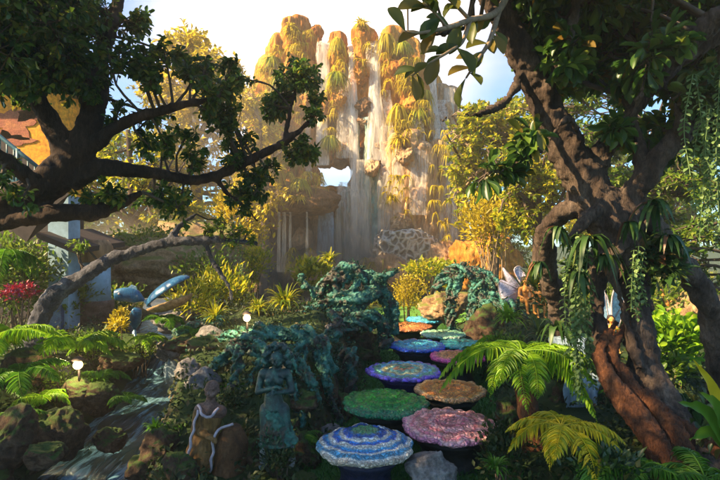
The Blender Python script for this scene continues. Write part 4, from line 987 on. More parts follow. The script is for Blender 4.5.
for k, (px, py, Y, L_, n_, mt, lab) in enumerate([(285,308,7.4,30,130,'leaf_yell','fountain of yellow-green grass at the pond edge'),(258,312,7.2,20,90,'leaf_yell','smaller yellow-green grass clump left of the fountain grass'),(215,322,6.8,24,110,'leaf_yell','yellow-green grass clump beside the stream fall'),(535,288,7.4,30,60,'leaf_yell','yellow grass clump behind the winged statues'),
                                    (508,322,7.0,22,150,'fern','bright green spiky grass beside the winged statues'),(540,338,6.0,30,60,'strap','dark strap-leaved clump below the winged statues'),(232,250,10,22,50,'leaf_yell','slender reeds behind the leaning trunk'),(330,262,10.5,16,70,'leaf_yell','grass clump at the foot of the flowstone strands'),
                                    (450,288,10.8,14,70,'leaf_yell','short grass clump beside the brown boulder'),(98,385,5.2,18,90,'fern_dark','green grass clump under the left lamp'),(155,430,4.1,14,70,'fern_dark','grass clump at the bend of the stream'),(495,470,3.2,20,60,'fern_dark','grass clump at the foot of the path')]):
    tuft(px, py, Y, L_*1.1, n_, mt, lab, 540+k, 1.3, rise=1.25, out=.75, droop=.75)
# creepers dripping from the trees
strings([(232,232,262,6.3),(238,236,275,6.3),(228,236,256,6.3)],'creeper strands hanging from the tip of the leaning trunk',601,Ln=.045)
strings([(x, y, y + d, Y) for x, y, d, Y in [(572,236,120,3.9),(577,232,160,3.85),(583,240,165,3.8),(588,250,110,3.85),(580,260,130,3.75),(592,285,105,3.8),(575,290,95,3.8)]],'thick curtain of pale creepers hanging in front of the right trunk',602,Ln=.05)
strings([(x, y, y + d, Y) for x, y, d, Y in [(634,250,62,3.75),(639,246,72,3.7),(644,252,55,3.75),(636,262,60,3.7)]],'shorter bunch of pale creepers on the dark right stem',603,Ln=.045)
g = np.random.default_rng(604)
strings([(x, 60+g.uniform(0,60), 175+g.uniform(0,75), 3.6+g.uniform(-.2,.2)) for x in np.linspace(693,730,12)],'veil of small-leaved creepers hanging at the right edge',604,Ln=.045)
for k, (px, py, n_, L_, lab) in enumerate([(558,228,14,.42,'clump of drooping strap leaves on the small curved trunk'),(588,240,18,.50,'large clump of drooping strap leaves on the right trunk'),(630,222,16,.36,'clump of drooping strap leaves where the right tree forks'),(668,236,16,.38,'clump of drooping strap leaves on the sloping right limb'),(556,330,18,.40,'clump of drooping strap leaves beside the thin waterfall'),(577,272,16,.46,'clump of long strap leaves hanging over the thick creeper curtain'),(603,256,14,.36,'clump of strap leaves between the two creeper bunches'),(654,206,16,.34,'clump of strap leaves high in the fork of the right tree'),(538,262,16,.34,'clump of strap leaves on the outer bend of the curved trunk')]):
    tuft(px, py, 4.4 if k == 4 else 3.78, L_*F/3.8, int(n_*1.3), 'strap', lab, 620+k, 3.4, name='strap_fern', cat='hanging plant', group='strap-leaved plants on the right tree', rise=[.3,.7,.2][k%3], out=[.42,.6,.35][k%3], droop=[1.15,1.3,1.0][k%3])
# bird's nest leaves at the right edge
t = thing('nest_fern', 'large upright tongue-shaped leaves at the lower right edge', 'fern', P(735,455,3.0))
g = np.random.default_rng(630)
for (ex, ey, mt) in [(694,360,'fern_gold'),(700,392,'fern_dark'),(678,402,'fern_dark'),(745,360,'fern_dark'),(690,440,'fern_dark'),(760,390,'fern_dark')]:
    a = P(735,455,3.0); e = P(ex, ey, 2.85 + g.uniform(-.2,.2)); mid = (a+e)/2 + (0,0,.10); s = spline([tuple(a), tuple(mid), tuple(e)], .03); m = len(s)
    sd = nrm(np.cross(nrm(np.gradient(s, axis=0)), (0,-1,.3))); wv = .045*np.sin(np.linspace(.15, 1, m)**.8*math.pi)[:, None]+.002
    rip = .008*np.sin(np.arange(m)*1.3)[:, None]*np.array((0,1,.5))
    V = np.stack((s - sd*wv + rip, s + (0,.012,0), s + sd*wv - rip), 1).reshape(-1, 3); Q = []
    for i in range(m-1): Q += [(i*3, i*3+1, i*3+4, i*3+3), (i*3+1, i*3+2, i*3+5, i*3+4)]
    put('leaf', MB().add(V, Q), M[mt], t)

# ------------------------------------------------------------------ ferns
pi = math.pi
fern(522,352,4.3,.80,18,'fern','bright green tree fern on a short orange-brown trunk beside the path',701,rise=.38,droop=.70,wd=.19,trunk=[(536,500,3.9,13),(532,440,4.1,11),(527,400,4.25,10),(522,354,4.3,9)],name='tree_fern',npin=44)
fern(561,426,3.3,.52,13,'fern_gold','low golden-yellow fern at the bottom right of the path',702,rise=.40,droop=.75,wd=.13,npin=40)
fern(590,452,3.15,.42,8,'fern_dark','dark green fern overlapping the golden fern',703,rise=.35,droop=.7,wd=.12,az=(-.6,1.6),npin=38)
fern(-22,345,4.6,.75,13,'fern','large bright fern cut by the left edge',704,rise=.55,droop=.55,wd=.20,npin=50)
fern(72,348,5.4,.52,13,'fern','bright green fern behind the left lamp',705,rise=.85,droop=.8,wd=.14)
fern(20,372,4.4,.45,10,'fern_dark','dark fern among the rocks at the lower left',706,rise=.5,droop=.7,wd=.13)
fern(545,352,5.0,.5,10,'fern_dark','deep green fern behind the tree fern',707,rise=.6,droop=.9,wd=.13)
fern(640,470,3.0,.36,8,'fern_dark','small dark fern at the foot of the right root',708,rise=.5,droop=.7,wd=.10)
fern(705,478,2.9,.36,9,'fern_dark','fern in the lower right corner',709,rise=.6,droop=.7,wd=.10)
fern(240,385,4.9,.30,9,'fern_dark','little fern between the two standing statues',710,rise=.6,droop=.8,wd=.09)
fern(500,340,6.6,.45,12,'fern','yellow-green fern spilling below the green root arch',711,rise=.5,droop=.9,wd=.13)
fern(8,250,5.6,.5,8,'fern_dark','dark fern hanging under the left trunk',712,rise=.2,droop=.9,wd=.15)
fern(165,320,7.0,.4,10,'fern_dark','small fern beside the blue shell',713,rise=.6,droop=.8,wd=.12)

# ------------------------------------------------------------------ rocks
RK = [(30,372,5.0,26,20,'boulder','broad brown boulder under the left ferns'),(52,432,4.2,26,28,'boulder','tall brown rock face at the left edge of the stream'),(8,438,3.7,24,28,'boulder','brown rock at the lower left corner'),(98,398,5.0,20,16,'boulder','dark rock on the stream bank below the left lamp'),(120,362,6.2,20,12,'boulder','flat rock where the stream leaves the pool'),
      (172,352,7.3,16,12,'grey_rock','grey rock under the little stream fall'),(200,342,6.6,30,11,'boulder','layered flat rock right of the little stream fall'),(232,334,6.9,34,10,'boulder','long flat grey-green ledge beside the garden lamp'),(160,448,3.9,18,20,'boulder','mossy block on the island shore'),(182,470,3.5,18,16,'boulder','rust-stained rock at the foot of the robed statue'),
      (430,470,3.5,28,22,'grey_rock','weathered pale grey rock under the pink stepping stone'),(445,306,9.8,24,15,'tan_boulder','brown furrowed boulder behind the lawn'),(346,345,7.9,26,18,'boulder','brown rock core of the green rockwork'),(245,462,3.9,34,26,'boulder','dark rubble rock between the two standing statues'),(300,455,4.1,22,26,'boulder','dark rock behind the blue stepping stone'),(275,400,4.9,30,30,'boulder','mossy rock behind the green girl statue'),
      (320,392,5.4,20,32,'boulder','dark rock left of the green stepping stone'),(530,326,8.6,28,20,'boulder','rock pedestal under the winged statues'),(490,335,8.4,24,24,'boulder','dark rock core under the green root arch'),(520,420,4.6,24,26,'boulder','dark rock behind the orange stepping stone'),(478,440,4.2,10,16,'boulder','narrow dark rock between the pink stone and the bank'),(565,372,5.0,26,7,'boulder','brown slab between the two thin falls on the right'),
      (600,400,4.9,40,26,'boulder','dark rock under the small right waterfall'),(675,312,8.2,20,20,'boulder','rock under the golden reclining statue'),(130,345,7.6,30,10,'boulder','flat dark rock below the blue fish'),(185,318,8.2,26,14,'grey_rock','grey rock behind the yellow-green shrub'),(150,262,11.5,60,34,'tan_boulder','big tan rock bank behind the blue shell'),(212,252,12.5,48,34,'tan_boulder','pale brown rock bank left of the waterfall foot'),
      (45,455,3.6,18,14,'boulder','half-sunk stone in the stream shallows'),(110,440,4.3,14,12,'boulder','dark stone at the waterline on the left'),(340,420,5.2,14,24,'boulder','dark upright rock beside the green stepping stone'),(80,394,4.95,18,14,'boulder','brown rock carrying the left garden lamp'),(700,320,7.2,26,30,'tan_boulder','pale rock behind the lower right limb')]
for k, (px, py, Y, rx, rz, mt, lab) in enumerate(RK):
    c = P(px, py, Y)
    tag(put('rock', rockmb(MB(), c, (rx*Y/F, max(rx, rz)*Y/F*.8, rz*Y/F), 800+k, 5, .42, 6), M[mt], base=c), lab, 'rock')
# pebbly rubble along the banks, one object per stone
g = np.random.default_rng(880)
for k in range(70):
    y = g.uniform(3.2, 9.5); side = g.integers(0, 3)
    x = [stream_x(y) - g.uniform(.45, 1.0), stream_x(y) + g.uniform(.45, .8), path_x(y) - g.uniform(.75, 1.3)][side]
    z = float(H(x, y)); r = g.uniform(.07, .20)
    tag(put('stone', rockmb(MB(), (x, y, z), (r, r*g.uniform(.7,1.2), r*g.uniform(.5,.9)), 900+k, 4, .42, 6), M['boulder' if g.random() < .75 else 'grey_rock'], base=(x, y, z)), 'small rough stone lying along the stream and island banks', 'stone', 'small stones along the banks')
# leaf litter, moss and creeping plants on the dark soil
N = 52000; g = np.random.default_rng(890)
y = 2.4 + 10*g.random(N)**1.3; x = g.uniform(-1, 1, N)*(y*.80 + .6)
sx = stream_x(y); ok = (np.abs(x - sx) > .5) & (np.abs(x - path_x(y)) > .78) & (fbm(np.stack((x*1.2, y*1.2, 0*x), -1), 3) > -.22)
x, y = x[ok], y[ok]; z = H(x, y); hgt = np.abs(g.normal(0, .07, len(x)))
kind(put('ground_cover', leaves(MB(), np.stack((x, y, z + hgt), 1), g.normal(size=(len(x), 3)) + (0,0,.35), nrm(np.array((0,0,1.))+g.normal(0,.5,(len(x),3))), g.uniform(.03,.075,len(x)), .03, LEAF_S), M['litter']), 'stuff')
N = 9000; y = 12 + 20*g.random(N); x = g.uniform(-1, 1, N)*(y*.85)
ok = (np.hypot((x+4.2)/4.3, (y-15.2)/2.6) > 1.1) & (np.hypot((x-2.4)/2.6, (y-12.9)/1.6) > 1.05); x, y = x[ok], y[ok]
mbg = MB()
for a, b_ in zip(x[:1300], y[:1300]): blades(mbg, (a, b_, float(H(a, b_))), 9, g.uniform(.3,.7), .03, g, rise=1.1, out=.6, droop=.7, nseg=3)
kind(put('undergrowth', mbg, M['leaf_yell']), 'stuff')

shrub(585,268,4.25,15,20,900,.07,'leaf_dark','ball of dark leaves hanging in the fork of the right tree',530,foot=1.0,stems=0,name='hanging_plant',cat='hanging plant',dep=.15,up=-.5)
shrub(655,262,4.0,22,24,700,.11,'strap','dark leafy clump hanging under the sloping right limb',531,foot=1.2,stems=0,name='hanging_plant',cat='hanging plant',dep=.2,up=-.5)
shrub(240,440,3.95,16,12,420,.045,'litter','low dark creeping plant between the robed statue and the green girl',532)
shrub(280,462,3.55,14,10,420,.04,'litter','low dark plant at the feet of the green girl statue',533)
shrub(255,400,4.6,16,14,500,.05,'litter','dark leafy plant behind the green girl statue',534)
shrub(70,300,8.5,26,18,900,.11,'leaf_mid','green bush behind the leaning grey trunk',535)
shrub(238,228,12.5,24,34,1400,.15,'leaf_gold','tall golden bush left of the dark overhang',536)
shrub(170,225,13.5,44,20,1400,.16,'leaf_yell','yellow-green bush on top of the tan rock bank',537,foot=1.6)

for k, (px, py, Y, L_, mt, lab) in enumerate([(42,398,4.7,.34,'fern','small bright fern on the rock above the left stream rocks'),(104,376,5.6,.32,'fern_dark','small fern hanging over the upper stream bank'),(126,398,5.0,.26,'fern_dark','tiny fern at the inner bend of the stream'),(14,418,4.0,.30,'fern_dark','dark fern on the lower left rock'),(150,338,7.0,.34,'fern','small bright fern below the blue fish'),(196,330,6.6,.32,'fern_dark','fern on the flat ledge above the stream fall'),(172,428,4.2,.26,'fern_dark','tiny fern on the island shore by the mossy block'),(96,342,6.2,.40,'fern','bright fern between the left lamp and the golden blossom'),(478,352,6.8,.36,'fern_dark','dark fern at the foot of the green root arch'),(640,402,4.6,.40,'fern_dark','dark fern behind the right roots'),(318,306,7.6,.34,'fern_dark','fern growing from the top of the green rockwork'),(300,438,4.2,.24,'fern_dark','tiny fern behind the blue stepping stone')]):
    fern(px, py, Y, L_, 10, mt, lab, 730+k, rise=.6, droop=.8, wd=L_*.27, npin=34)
for k, (px, py, Y, rx, ry, n_, Ln, mt, lab) in enumerate([(60,380,5.2,20,10,500,.045,'leaf_mid','low mossy-green plant between the left rocks'),(140,348,7.1,22,8,500,.05,'leaf_mid','low green plant along the upper stream bank'),(215,372,5.6,20,12,520,.05,'leaf_teal','dark teal creeping plant on the island slope'),(248,355,6.0,26,10,560,.05,'leaf_mid','green creeping plant under the garden lamp'),(272,448,3.62,10,16,360,.035,'leaf_teal','dark creeper climbing the skirt of the green girl statue'),(228,404,4.4,16,14,460,.045,'litter','dark creeper between the heads of the two standing statues'),(330,360,6.4,20,12,460,.05,'leaf_teal','teal creeper at the foot of the arching green roots'),(112,302,9.0,26,16,700,.1,'leaf_mid','green bush behind the blue fish'),(205,270,10,30,18,800,.11,'leaf_mid','green bush hanging over the pale rock bank'),(150,236,11,40,12,700,.1,'leaf_mid','green bush along the top of the tan rock bank')]):
    shrub(px, py, Y, rx, ry, n_, Ln, mt, lab, 750+k, foot=1.0 if k > 7 else None)
# ------------------------------------------------------------------ green twisted rootwork
def rootwork(name, label, rows, seed, core=(), vox=.022, mat='patina', group=None, knobs=60, kr=.07):
    g = np.random.default_rng(seed); mb = MB()
    b = P(*rows[0][0][:3]); pts_ = []
    for k, p in enumerate(rows):
        s = spline([tuple(P(a, b_, Y)) + (r*Y/F,) for a, b_, Y, r in p], .04)
        s[:, :3] += np.stack([.05*fbm(s[:, :3]*3 + j*9 + seed, 2) for j in range(3)], -1)
        tube(mb, s[:, :3], s[:, 3]*.5, 12, True, .5, seed+k); pts_.append(s)
        for q in range(4):     # strands winding round the main stem
            n = len(s); T = nrm(np.gradient(s[:, :3], axis=0)); u = nrm(np.cross(T, (.2,.3,1.))); v = np.cross(T, u)
            th = np.linspace(0, n*.04*g.uniform(4, 7)/ (s[:,3].mean()*6+.2), n) + q*1.57 + g.uniform(0,1.2)
            tube(mb, s[:, :3] + (u*np.cos(th)[:, None] + v*np.sin(th)[:, None])*s[:, 3:4]*g.uniform(.65,1.15), s[:, 3]*g.uniform(.2,.36), 8, True, .4, seed+k+q)
        for _ in range(knobs // len(rows)):
            i = g.integers(0, len(s)); ball(mb, s[i, :3] + np.clip(g.normal(0, .5, 3), -.8, .8)*s[i, 3], kr*g.uniform(.25, .8)*np.array((1.3, 1, .7)), 1)
    o = put(name, mb, M[mat], base=b)
    A = np.vstack(pts_); n = int(len(A)*9); i_ = g.integers(0, len(A), n); dd = nrm(g.normal(size=(n,3)) + (0,-.3,.5)); ps = A[i_, :3] + dd*A[i_, 3:4]*g.uniform(.8,1.25,(n,1))
    put('creeping_leaves', leaves(MB(), ps, dd*.4 + g.normal(size=(n,3))*.6, nrm(dd + g.normal(0,.4,(n,3))), kr*g.uniform(.35,.8,n), kr*.3, LEAF_O), M['leaf_teal'], o)
    remesh(o, vox*.6, 1, [(.12, .06), (.03, .035)])
    return tag(o, label, 'sculpture', group)
rootwork('root_sculpture','arching mass of verdigris-green twisted roots left of the far stepping stones',
   [[(298,350,7.2,9),(310,328,7.3,10),(335,313,7.4,11),(360,299,7.5,11),(378,287,7.6,8),(388,302,7.7,8),(388,335,7.7,9)],[(316,305,7.5,6),(328,284,7.6,8),(348,272,7.6,9),(368,278,7.7,8),(382,292,7.7,7)],[(326,348,7.0,8),(345,328,7.1,10),(368,318,7.2,10),(384,326,7.3,8),(382,350,7.2,8)],[(342,315,7.4,6),(336,294,7.5,6),(342,278,7.6,6),(352,262,7.6,2)],[(284,322,7.3,4),(306,312,7.3,6),(330,302,7.4,7),(350,290,7.5,5),(362,268,7.6,2)],[(372,284,7.6,5),(384,276,7.6,4),(396,270,7.6,1.5)],[(320,296,7.5,5),(308,288,7.5,3),(300,276,7.5,1.5)],[(386,300,7.7,5),(396,312,7.6,4),(394,330,7.5,3)],[(300,332,7.3,7),(280,330,7.1,7),(262,340,6.9,6)]], 1001, knobs=70, kr=.08)
rootwork('root_sculpture','dark green knotted roots reaching down towards the green stepping stone',
   [[(248,338,5.6,9),(268,332,5.5,9),(298,336,5.5,10),(322,350,5.4,9),(338,372,5.3,6)],[(298,344,5.3,8),(302,380,5.1,5),(309,412,4.9,4.5),(314,440,4.7,4)],[(320,352,5.3,8),(326,385,5.1,5),(334,410,5.0,4),(342,432,4.9,3.5)],[(262,338,5.4,8),(240,344,5.3,7),(222,358,5.2,6),(210,376,5.1,5)],[(348,350,5.9,8),(352,375,5.8,6),(350,400,5.6,5)],[(280,345,5.2,7),(262,362,5.0,6),(250,385,4.8,5)],[(252,345,5.0,7),(272,352,4.9,7),(296,362,4.8,7),(312,380,4.7,5),(318,402,4.6,4)],[(292,352,4.9,6),(288,375,4.7,5),(296,400,4.5,5),(300,430,4.4,4)],[(236,348,5.0,5),(240,368,4.8,5),(232,388,4.6,4)],[(330,340,5.8,7),(340,325,6.0,6),(330,312,6.1,3)]], 1002, knobs=70, kr=.06, vox=.017)
rootwork('root_sculpture','verdigris-green root arch right of the far stepping stones',
   [[(436,290,9.2,5),(446,276,9.2,7),(464,270,9.1,8),(484,280,9.0,9),(502,293,8.9,8),(518,302,8.8,6)],[(456,276,9.1,7),(452,298,9,5),(450,318,8.9,5),(458,338,8.8,5)],[(480,284,8.9,9),(484,310,8.6,11),(494,335,8.4,12),(500,358,8.2,10)],[(492,300,8.6,12),(510,315,8.4,14),(512,338,8.2,12)],[(474,290,8.8,5),(470,315,8.6,4),(476,342,8.4,4)]], 1003, knobs=70, kr=.09)
rootwork('root_sculpture','low green knots of root on the flat ledge above the stream',
   [[(190,352,5.9,6),(214,340,6.0,7),(240,334,6.1,7),(262,338,6.0,6)],[(176,335,6.6,5),(198,326,6.7,6),(222,322,6.8,6)]], 1004, knobs=60, kr=.07, vox=.018)

# ------------------------------------------------------------------ statues
M['st_green'] = m_rock('verdigris_bronze', [(0.3, (0.010,0.014,0.012)), (0.48, (0.014,0.045,0.042)), (0.7, (0.05,0.17,0.12))], 14, (1,1,1), .6, .01, .45, spec=.5)
M['st_gold'] = m_rock('gilded_plaster', [(0.3, (0.45,0.16,0.03)), (0.5, (0.66,0.28,0.06)), (0.7, (0.75,0.42,0.14))], 9, (1,1,1), .5, .01, .5)
M['st_brown'] = m_rock('brown_plaster', [(0.3, (0.05,0.028,0.02)), (0.5, (0.13,0.075,0.055)), (0.7, (0.25,0.16,0.13))], 9, (1,1,1), .6, .01, .7)
M['robe'] = m_rock('ochre_robe', [(0.3, (0.07,0.035,0.012)), (0.5, (0.17,0.09,0.025)), (0.7, (0.28,0.16,0.06))], 6, (1,1,.3), .8, .02, .8)
M['trim'] = m_plain('pale_lilac_trim', (0.36,0.31,0.34), .6, .45, 20, .5, .01)
M['grey_leg'] = m_plain('grey_plaster', (0.22,0.23,0.22), .7, .35, 16, .6, .01)
M['hair'] = m_plain('dark_hair_plaster', (0.03,0.02,0.015), .7, .4, 30, .8, .01)
M['wing'] = m_rock('lilac_wing', [(0.3, (0.40,0.36,0.52)), (0.5, (0.55,0.55,0.68)), (0.7, (0.68,0.55,0.66))], 5, (1,1,1), .3, .01, .4)
M['wing_blue'] = m_rock('blue_wing', [(0.3, (0.20,0.38,0.55)), (0.5, (0.36,0.55,0.70)), (0.7, (0.60,0.74,0.82))], 5, (1,1,1), .3, .01, .4)
M['blue'] = m_rock('blue_glaze', [(0.3, (0.008,0.035,0.11)), (0.5, (0.015,0.09,0.21)), (0.7, (0.08,0.22,0.34))], 6, (1,1,1), .5, .01, .3, spec=.6)

def head(mb, c, r, face=(0,-1), tilt=0.0):
    """skull, jaw, nose, brow, lips and ears; face = horizontal heading"""
    f = np.array((face[0], face[1], tilt)); f = f/np.linalg.norm(f); s = nrm(np.cross(f, (0,0,1.))); u = np.cross(s, f); c = np.asarray(c, float)
    at = lambda a, b, d: c + s*a*r + f*b*r + u*d*r
    ball(mb, at(0,-.05,.15), (r*.82, r*.82, r*.95), 3); ball(mb, at(0,.22,-.35), (r*.56, r*.56, r*.6), 2); ball(mb, at(0,.42,-.72), r*.24, 2)
    capsule(mb, at(0,.76,.10), at(0,.96,-.20), r*.09, r*.15)
    for e in (-1, 1):
        ball(mb, at(e*.32,.66,.12), r*.17, 2); capsule(mb, at(e*.12,.80,.30), at(e*.52,.64,.30), r*.09); ball(mb, at(e*.84,.0,-.02), (r*.14, r*.2, r*.27), 2); ball(mb, at(e*.36,.5,-.28), r*.26, 2)
    capsule(mb, at(-.17,.74,-.48), at(.17,.74,-.48), r*.10)
def hand(mb, c, d, up, r):
    c = np.asarray(c, float); d = nrm(np.asarray(d, float)); s = nrm(np.cross(d, up)); n = np.cross(s, d)
    ball(mb, c, (r*1.0, r*1.0, r*.8), 2)
    for k, l_ in zip((-1.1, -.37, .37, 1.1), (.85, 1.1, 1.05, .75)):
        a = c + s*k*r*.55 + d*r*.6; b = a + d*r*l_ - n*r*.2; capsule(mb, a, b, r*.27, r*.24); capsule(mb, b, b + d*r*.6*l_ - n*r*.6, r*.24, r*.18)
    capsule(mb, c - s*r*.8, c - s*r*1.3 + d*r*.9 - n*r*.3, r*.3, r*.22)
def arm(mb, sh, el, ha, r, up=(0,0,1.)):
    capsule(mb, sh, el, r, r*.8); capsule(mb, el, ha, r*.78, r*.5); hand(mb, np.asarray(ha) + nrm(np.asarray(ha)-np.asarray(el))*r*.6, np.asarray(ha)-np.asarray(el), up, r*.75)
def wing(pts, thick, parent, mat):
    """membrane fan from outline points (list of xyz, root first), scalloped and slightly cupped, with ribs"""
    p = np.asarray(pts, float); r0 = p[0]; out = spline([tuple(q) for q in p[1:]], .03); n = len(out)
    out = np.array(out); m = 8; t = np.linspace(0.02, 1, m)
    nrmv = nrm(np.cross(out[0]-r0, out[-1]-r0)); V = r0 + (out[:, None]-r0)*t[None, :, None]
    cup = (np.sin(np.linspace(0, math.pi, n))[:, None]*np.sin(t*math.pi)[None])*thick*4
    V = V + cup[..., None]*nrmv + (.15*thick*np.cos(np.arange(n)*1.6))[:, None, None]*nrmv
    i = (np.arange(n-1)[:, None]*m + np.arange(m-1)[None]).ravel(); Q = np.stack((i, i+1, i+m+1, i+m), -1)
    o = put('wing', MB().add(V.reshape(-1, 3), Q), M[mat], parent)
    s = o.modifiers.new('thickness', 'SOLIDIFY'); s.thickness = thick; s.offset = 0
    rb = MB()
    for k in (0, n//3, 2*n//3, n-1): tube(rb, V[k], thick*1.1, 6, True)
    tube(rb, out, thick*.9, 6, True)
    put('wing_rib', rb, M['trim'], o)
    return o

# green girl with curly hair
Y = 3.75; q = lambda px, py, dy=0: P(px, py, Y + dy)
t = thing('nymph_statue', 'verdigris-green girl statue with curly hair and folded arms among the dark rocks', 'statue', q(276,468))
b = MB(); head(b, q(277,360,-.02), .062, (.15,-1)); capsule(b, q(277,366), q(275,372), .032, .036)
capsule(b, q(274,376), q(273,390), .075, .062); capsule(b, q(264,374), q(286,374), .045, .045); capsule(b, q(273,390), q(274,408), .062, .085)
for px in (269, 279): ball(b, q(px,381,-.055), .036, 2)
arm(b, q(262,375,.0), q(258,392,-.03), q(274,388,-.11), .032); arm(b, q(288,374,.0), q(292,391,-.03), q(275,393,-.12), .032)
capsule(b, q(268,410), q(267,440,-.05), .068, .05); capsule(b, q(281,410), q(286,438,-.04), .068, .05)
o = put('body', b, M['st_green'], t); remesh(o, .006, 2)
h = MB(); g = np.random.default_rng(3)
for k in range(90):
    a = g.uniform(-.75, 3.9); rr = g.uniform(.9, 1.5); ball(h, q(277,358,.02) + np.array((math.cos(a)*.075*rr, g.uniform(-.03,.08), math.sin(a)*.070*rr + .005)), g.uniform(.016,.026), 2)
for k in range(30):
    e = 1 if k % 2 else -1; ball(h, q(277 + e*g.uniform(9,13), 352 + g.uniform(0,22), .03), g.uniform(.014,.022), 2)
o = put('hair', h, M['st_green'], t); remesh(o, .006, 1)
lg = MB(); capsule(lg, q(267,438,-.05), q(264,462,-.02), .052, .036); capsule(lg, q(286,436,-.04), q(291,460,-.0), .052, .036)
capsule(lg, q(264,464,-.03), q(262,467,-.12), .032, .026); capsule(lg, q(291,462,-.01), q(291,465,-.10), .032, .026)
sk = MB(); s = spline([tuple(q(274,404))+(.085,), tuple(q(276,424,-.02))+(.125,), tuple(q(278,442,-.02))+(.15,)], .015); tube(sk, s[:, :3], s[:, 3], 30, True, .4, 4); o = put('skirt', sk, M['patina'], t); remesh(o, .008, 1, [(.06,.05),(.02,.02)])
o = put('legs', lg, M['grey_leg'], t); remesh(o, .008, 2, [(.05,.012)])

# robed brown figure with pale trim
Y = 3.7
t = thing('monk_statue', 'bald brown statue in an ochre robe edged with pale lilac trim on the island shore', 'statue', q(202,474))
b = MB(); head(b, q(212,390,-.0), .068, (-.2,-1)); capsule(b, q(211,398), q(210,405), .036, .042); capsule(b, q(201,410), q(220,412), .055, .055); capsule(b, q(210,410), q(207,430), .08, .085)
o = put('body', b, M['st_brown'], t); remesh(o, .007, 2)
s = spline([tuple(q(209,414))+(.095,), tuple(q(206,432))+(.10,), tuple(q(202,452))+(.115,), tuple(q(199,474))+(.13,)], .02)
rb = MB(); tube(rb, s[:, :3], s[:, 3], 40, True, .25, 3); th = None
arm(rb, q(199,412,-.02), q(195,430,-.06), q(207,436,-.12), .042); o = put('robe', rb, M['robe'], t); remesh(o, .008, 2, [(.06,.02)])
tr_ = MB()
for rows in ([(198,405,-.05),(203,415,-.12),(210,417,-.13),(219,408,-.08)],[(198,410,-.06),(193,430,-.12),(189,452,-.13),(186,474,-.12)],[(233,424,-.04),(222,428,-.08),(214,436,-.13),(213,450,-.13),(210,472,-.12)]):
    c_ = spline([tuple(q(*r)) for r in rows], .02); c_[:, :2] += np.stack((.006*np.sin(np.arange(len(c_))*1.1), 0*c_[:, 0]), 1); tube(tr_, c_, .010, 8, True, .6, 5)
put('trim', tr_, M['trim'], t)
mt_ = MB(); s = spline([tuple(q(232,426,.03))+(.06,), tuple(q(232,446,.03))+(.13,), tuple(q(228,474,.03))+(.16,)], .02); tube(mt_, s[:, :3], s[:, 3], 30, True, .3, 8); o = put('cloak', mt_, M['cliff_dark'], t)

# gilded winged pair on the rock
Y = 8.3
def seated(t, px, py, sc, heading, mats, haircut=True):
    """seated figure; px,py = seat"""
    k = sc; c = q(px, py); f = np.array((heading[0], heading[1], 0.)); s_ = np.array((f[1]*-1, f[0], 0.)); u = np.array((0,0,1.))
    at = lambda a, b_, d: c + s_*a*k + f*b_*k + u*d*k
    b = MB(); head(b, at(0,.02,.70), .115*k, heading); capsule(b, at(0,0,.58), at(0,0,.50), .05*k, .055*k)
    capsule(b, at(0,0,.42), at(0,0,.22), .125*k, .095*k); capsule(b, at(-.14,0,.45), at(.14,0,.45), .065*k); capsule(b, at(-.05,0,.08), at(.05,0,.08), .12*k)
    for e in (-1, 1): ball(b, at(e*.065,.10,.38), .055*k, 2)
    for e in (-1, 1):
        arm(b, at(e*.18,0,.44), at(e*.24,.08,.22), at(e*.12,.30,.14), .05*k)
        capsule(b, at(e*.09,.03,.06), at(e*.13,.40,.10), .09*k, .065*k); capsule(b, at(e*.13,.40,.10), at(e*.11,.42,-.28), .062*k, .04*k); capsule(b, at(e*.11,.42,-.30), at(e*.12,.56,-.32), .04*k, .03*k)
    o = put('body', b, M[mats[0]], t); remesh(o, .011*k/.6, 1)
    h = MB(); ball(h, at(0,-.04,.745), np.array((.125,.125,.12))*k, 3); ball(h, at(0,-.10,.66), np.array((.10,.07,.14))*k, 2)
    for e in (-1, 1): capsule(h, at(e*.10,-.02,.72), at(e*.12,-.03,.52), .04*k, .025*k)
    o = put('hair', h, M['hair'], t); remesh(o, .012*k/.6, 1, [(.04*k,.02*k)])
t = thing('winged_statue', 'gilded dark-haired winged figure sitting on the left of the pair, with lilac wings raised', 'statue', q(524,305))
seated(t, 525, 302, .52, (.1,-1), ('st_gold',))
wing([q(520,288,.12), q(510,288,.10), q(505,276,.10), q(503,268,.12), q(509,274,.14), q(516,282,.16), q(522,300,.14)], .010, t, 'wing')
wing([q(519,290,.12), q(512,286,.1), q(501,280,.06), q(499,290,.04), q(504,302,.04), q(514,304,.1)], .010, t, 'wing')
wing([q(523,286,.12), q(519,280,.14), q(514,270,.16), q(519,266,.18), q(524,272,.2), q(527,282,.16)], .010, t, 'wing')
t = thing('seated_statue', 'gilded seated figure on the right of the pair, without wings', 'statue', q(539,308))
seated(t, 538, 306, .50, (-.1,-1), ('st_gold',))
# blue-winged angel behind the creepers
Y = 5.6
t = thing('angel_statue', 'orange-bodied statue with tall pale blue wings between the two right stems', 'statue', q(611,352))
seated(t, 611, 340, .34, (-.2,-1), ('st_gold',))
wing([q(611,328,.1), q(604,330,.1), q(596,314,.1), q(595,296,.1), q(601,284,.12), q(608,300,.14), q(612,322,.12)], .010, t, 'wing_blue')
wing([q(612,328,.1), q(612,318,.1), q(612,298,.1), q(618,282,.1), q(624,294,.12), q(622,316,.14), q(616,332,.12)], .010, t, 'wing_blue')
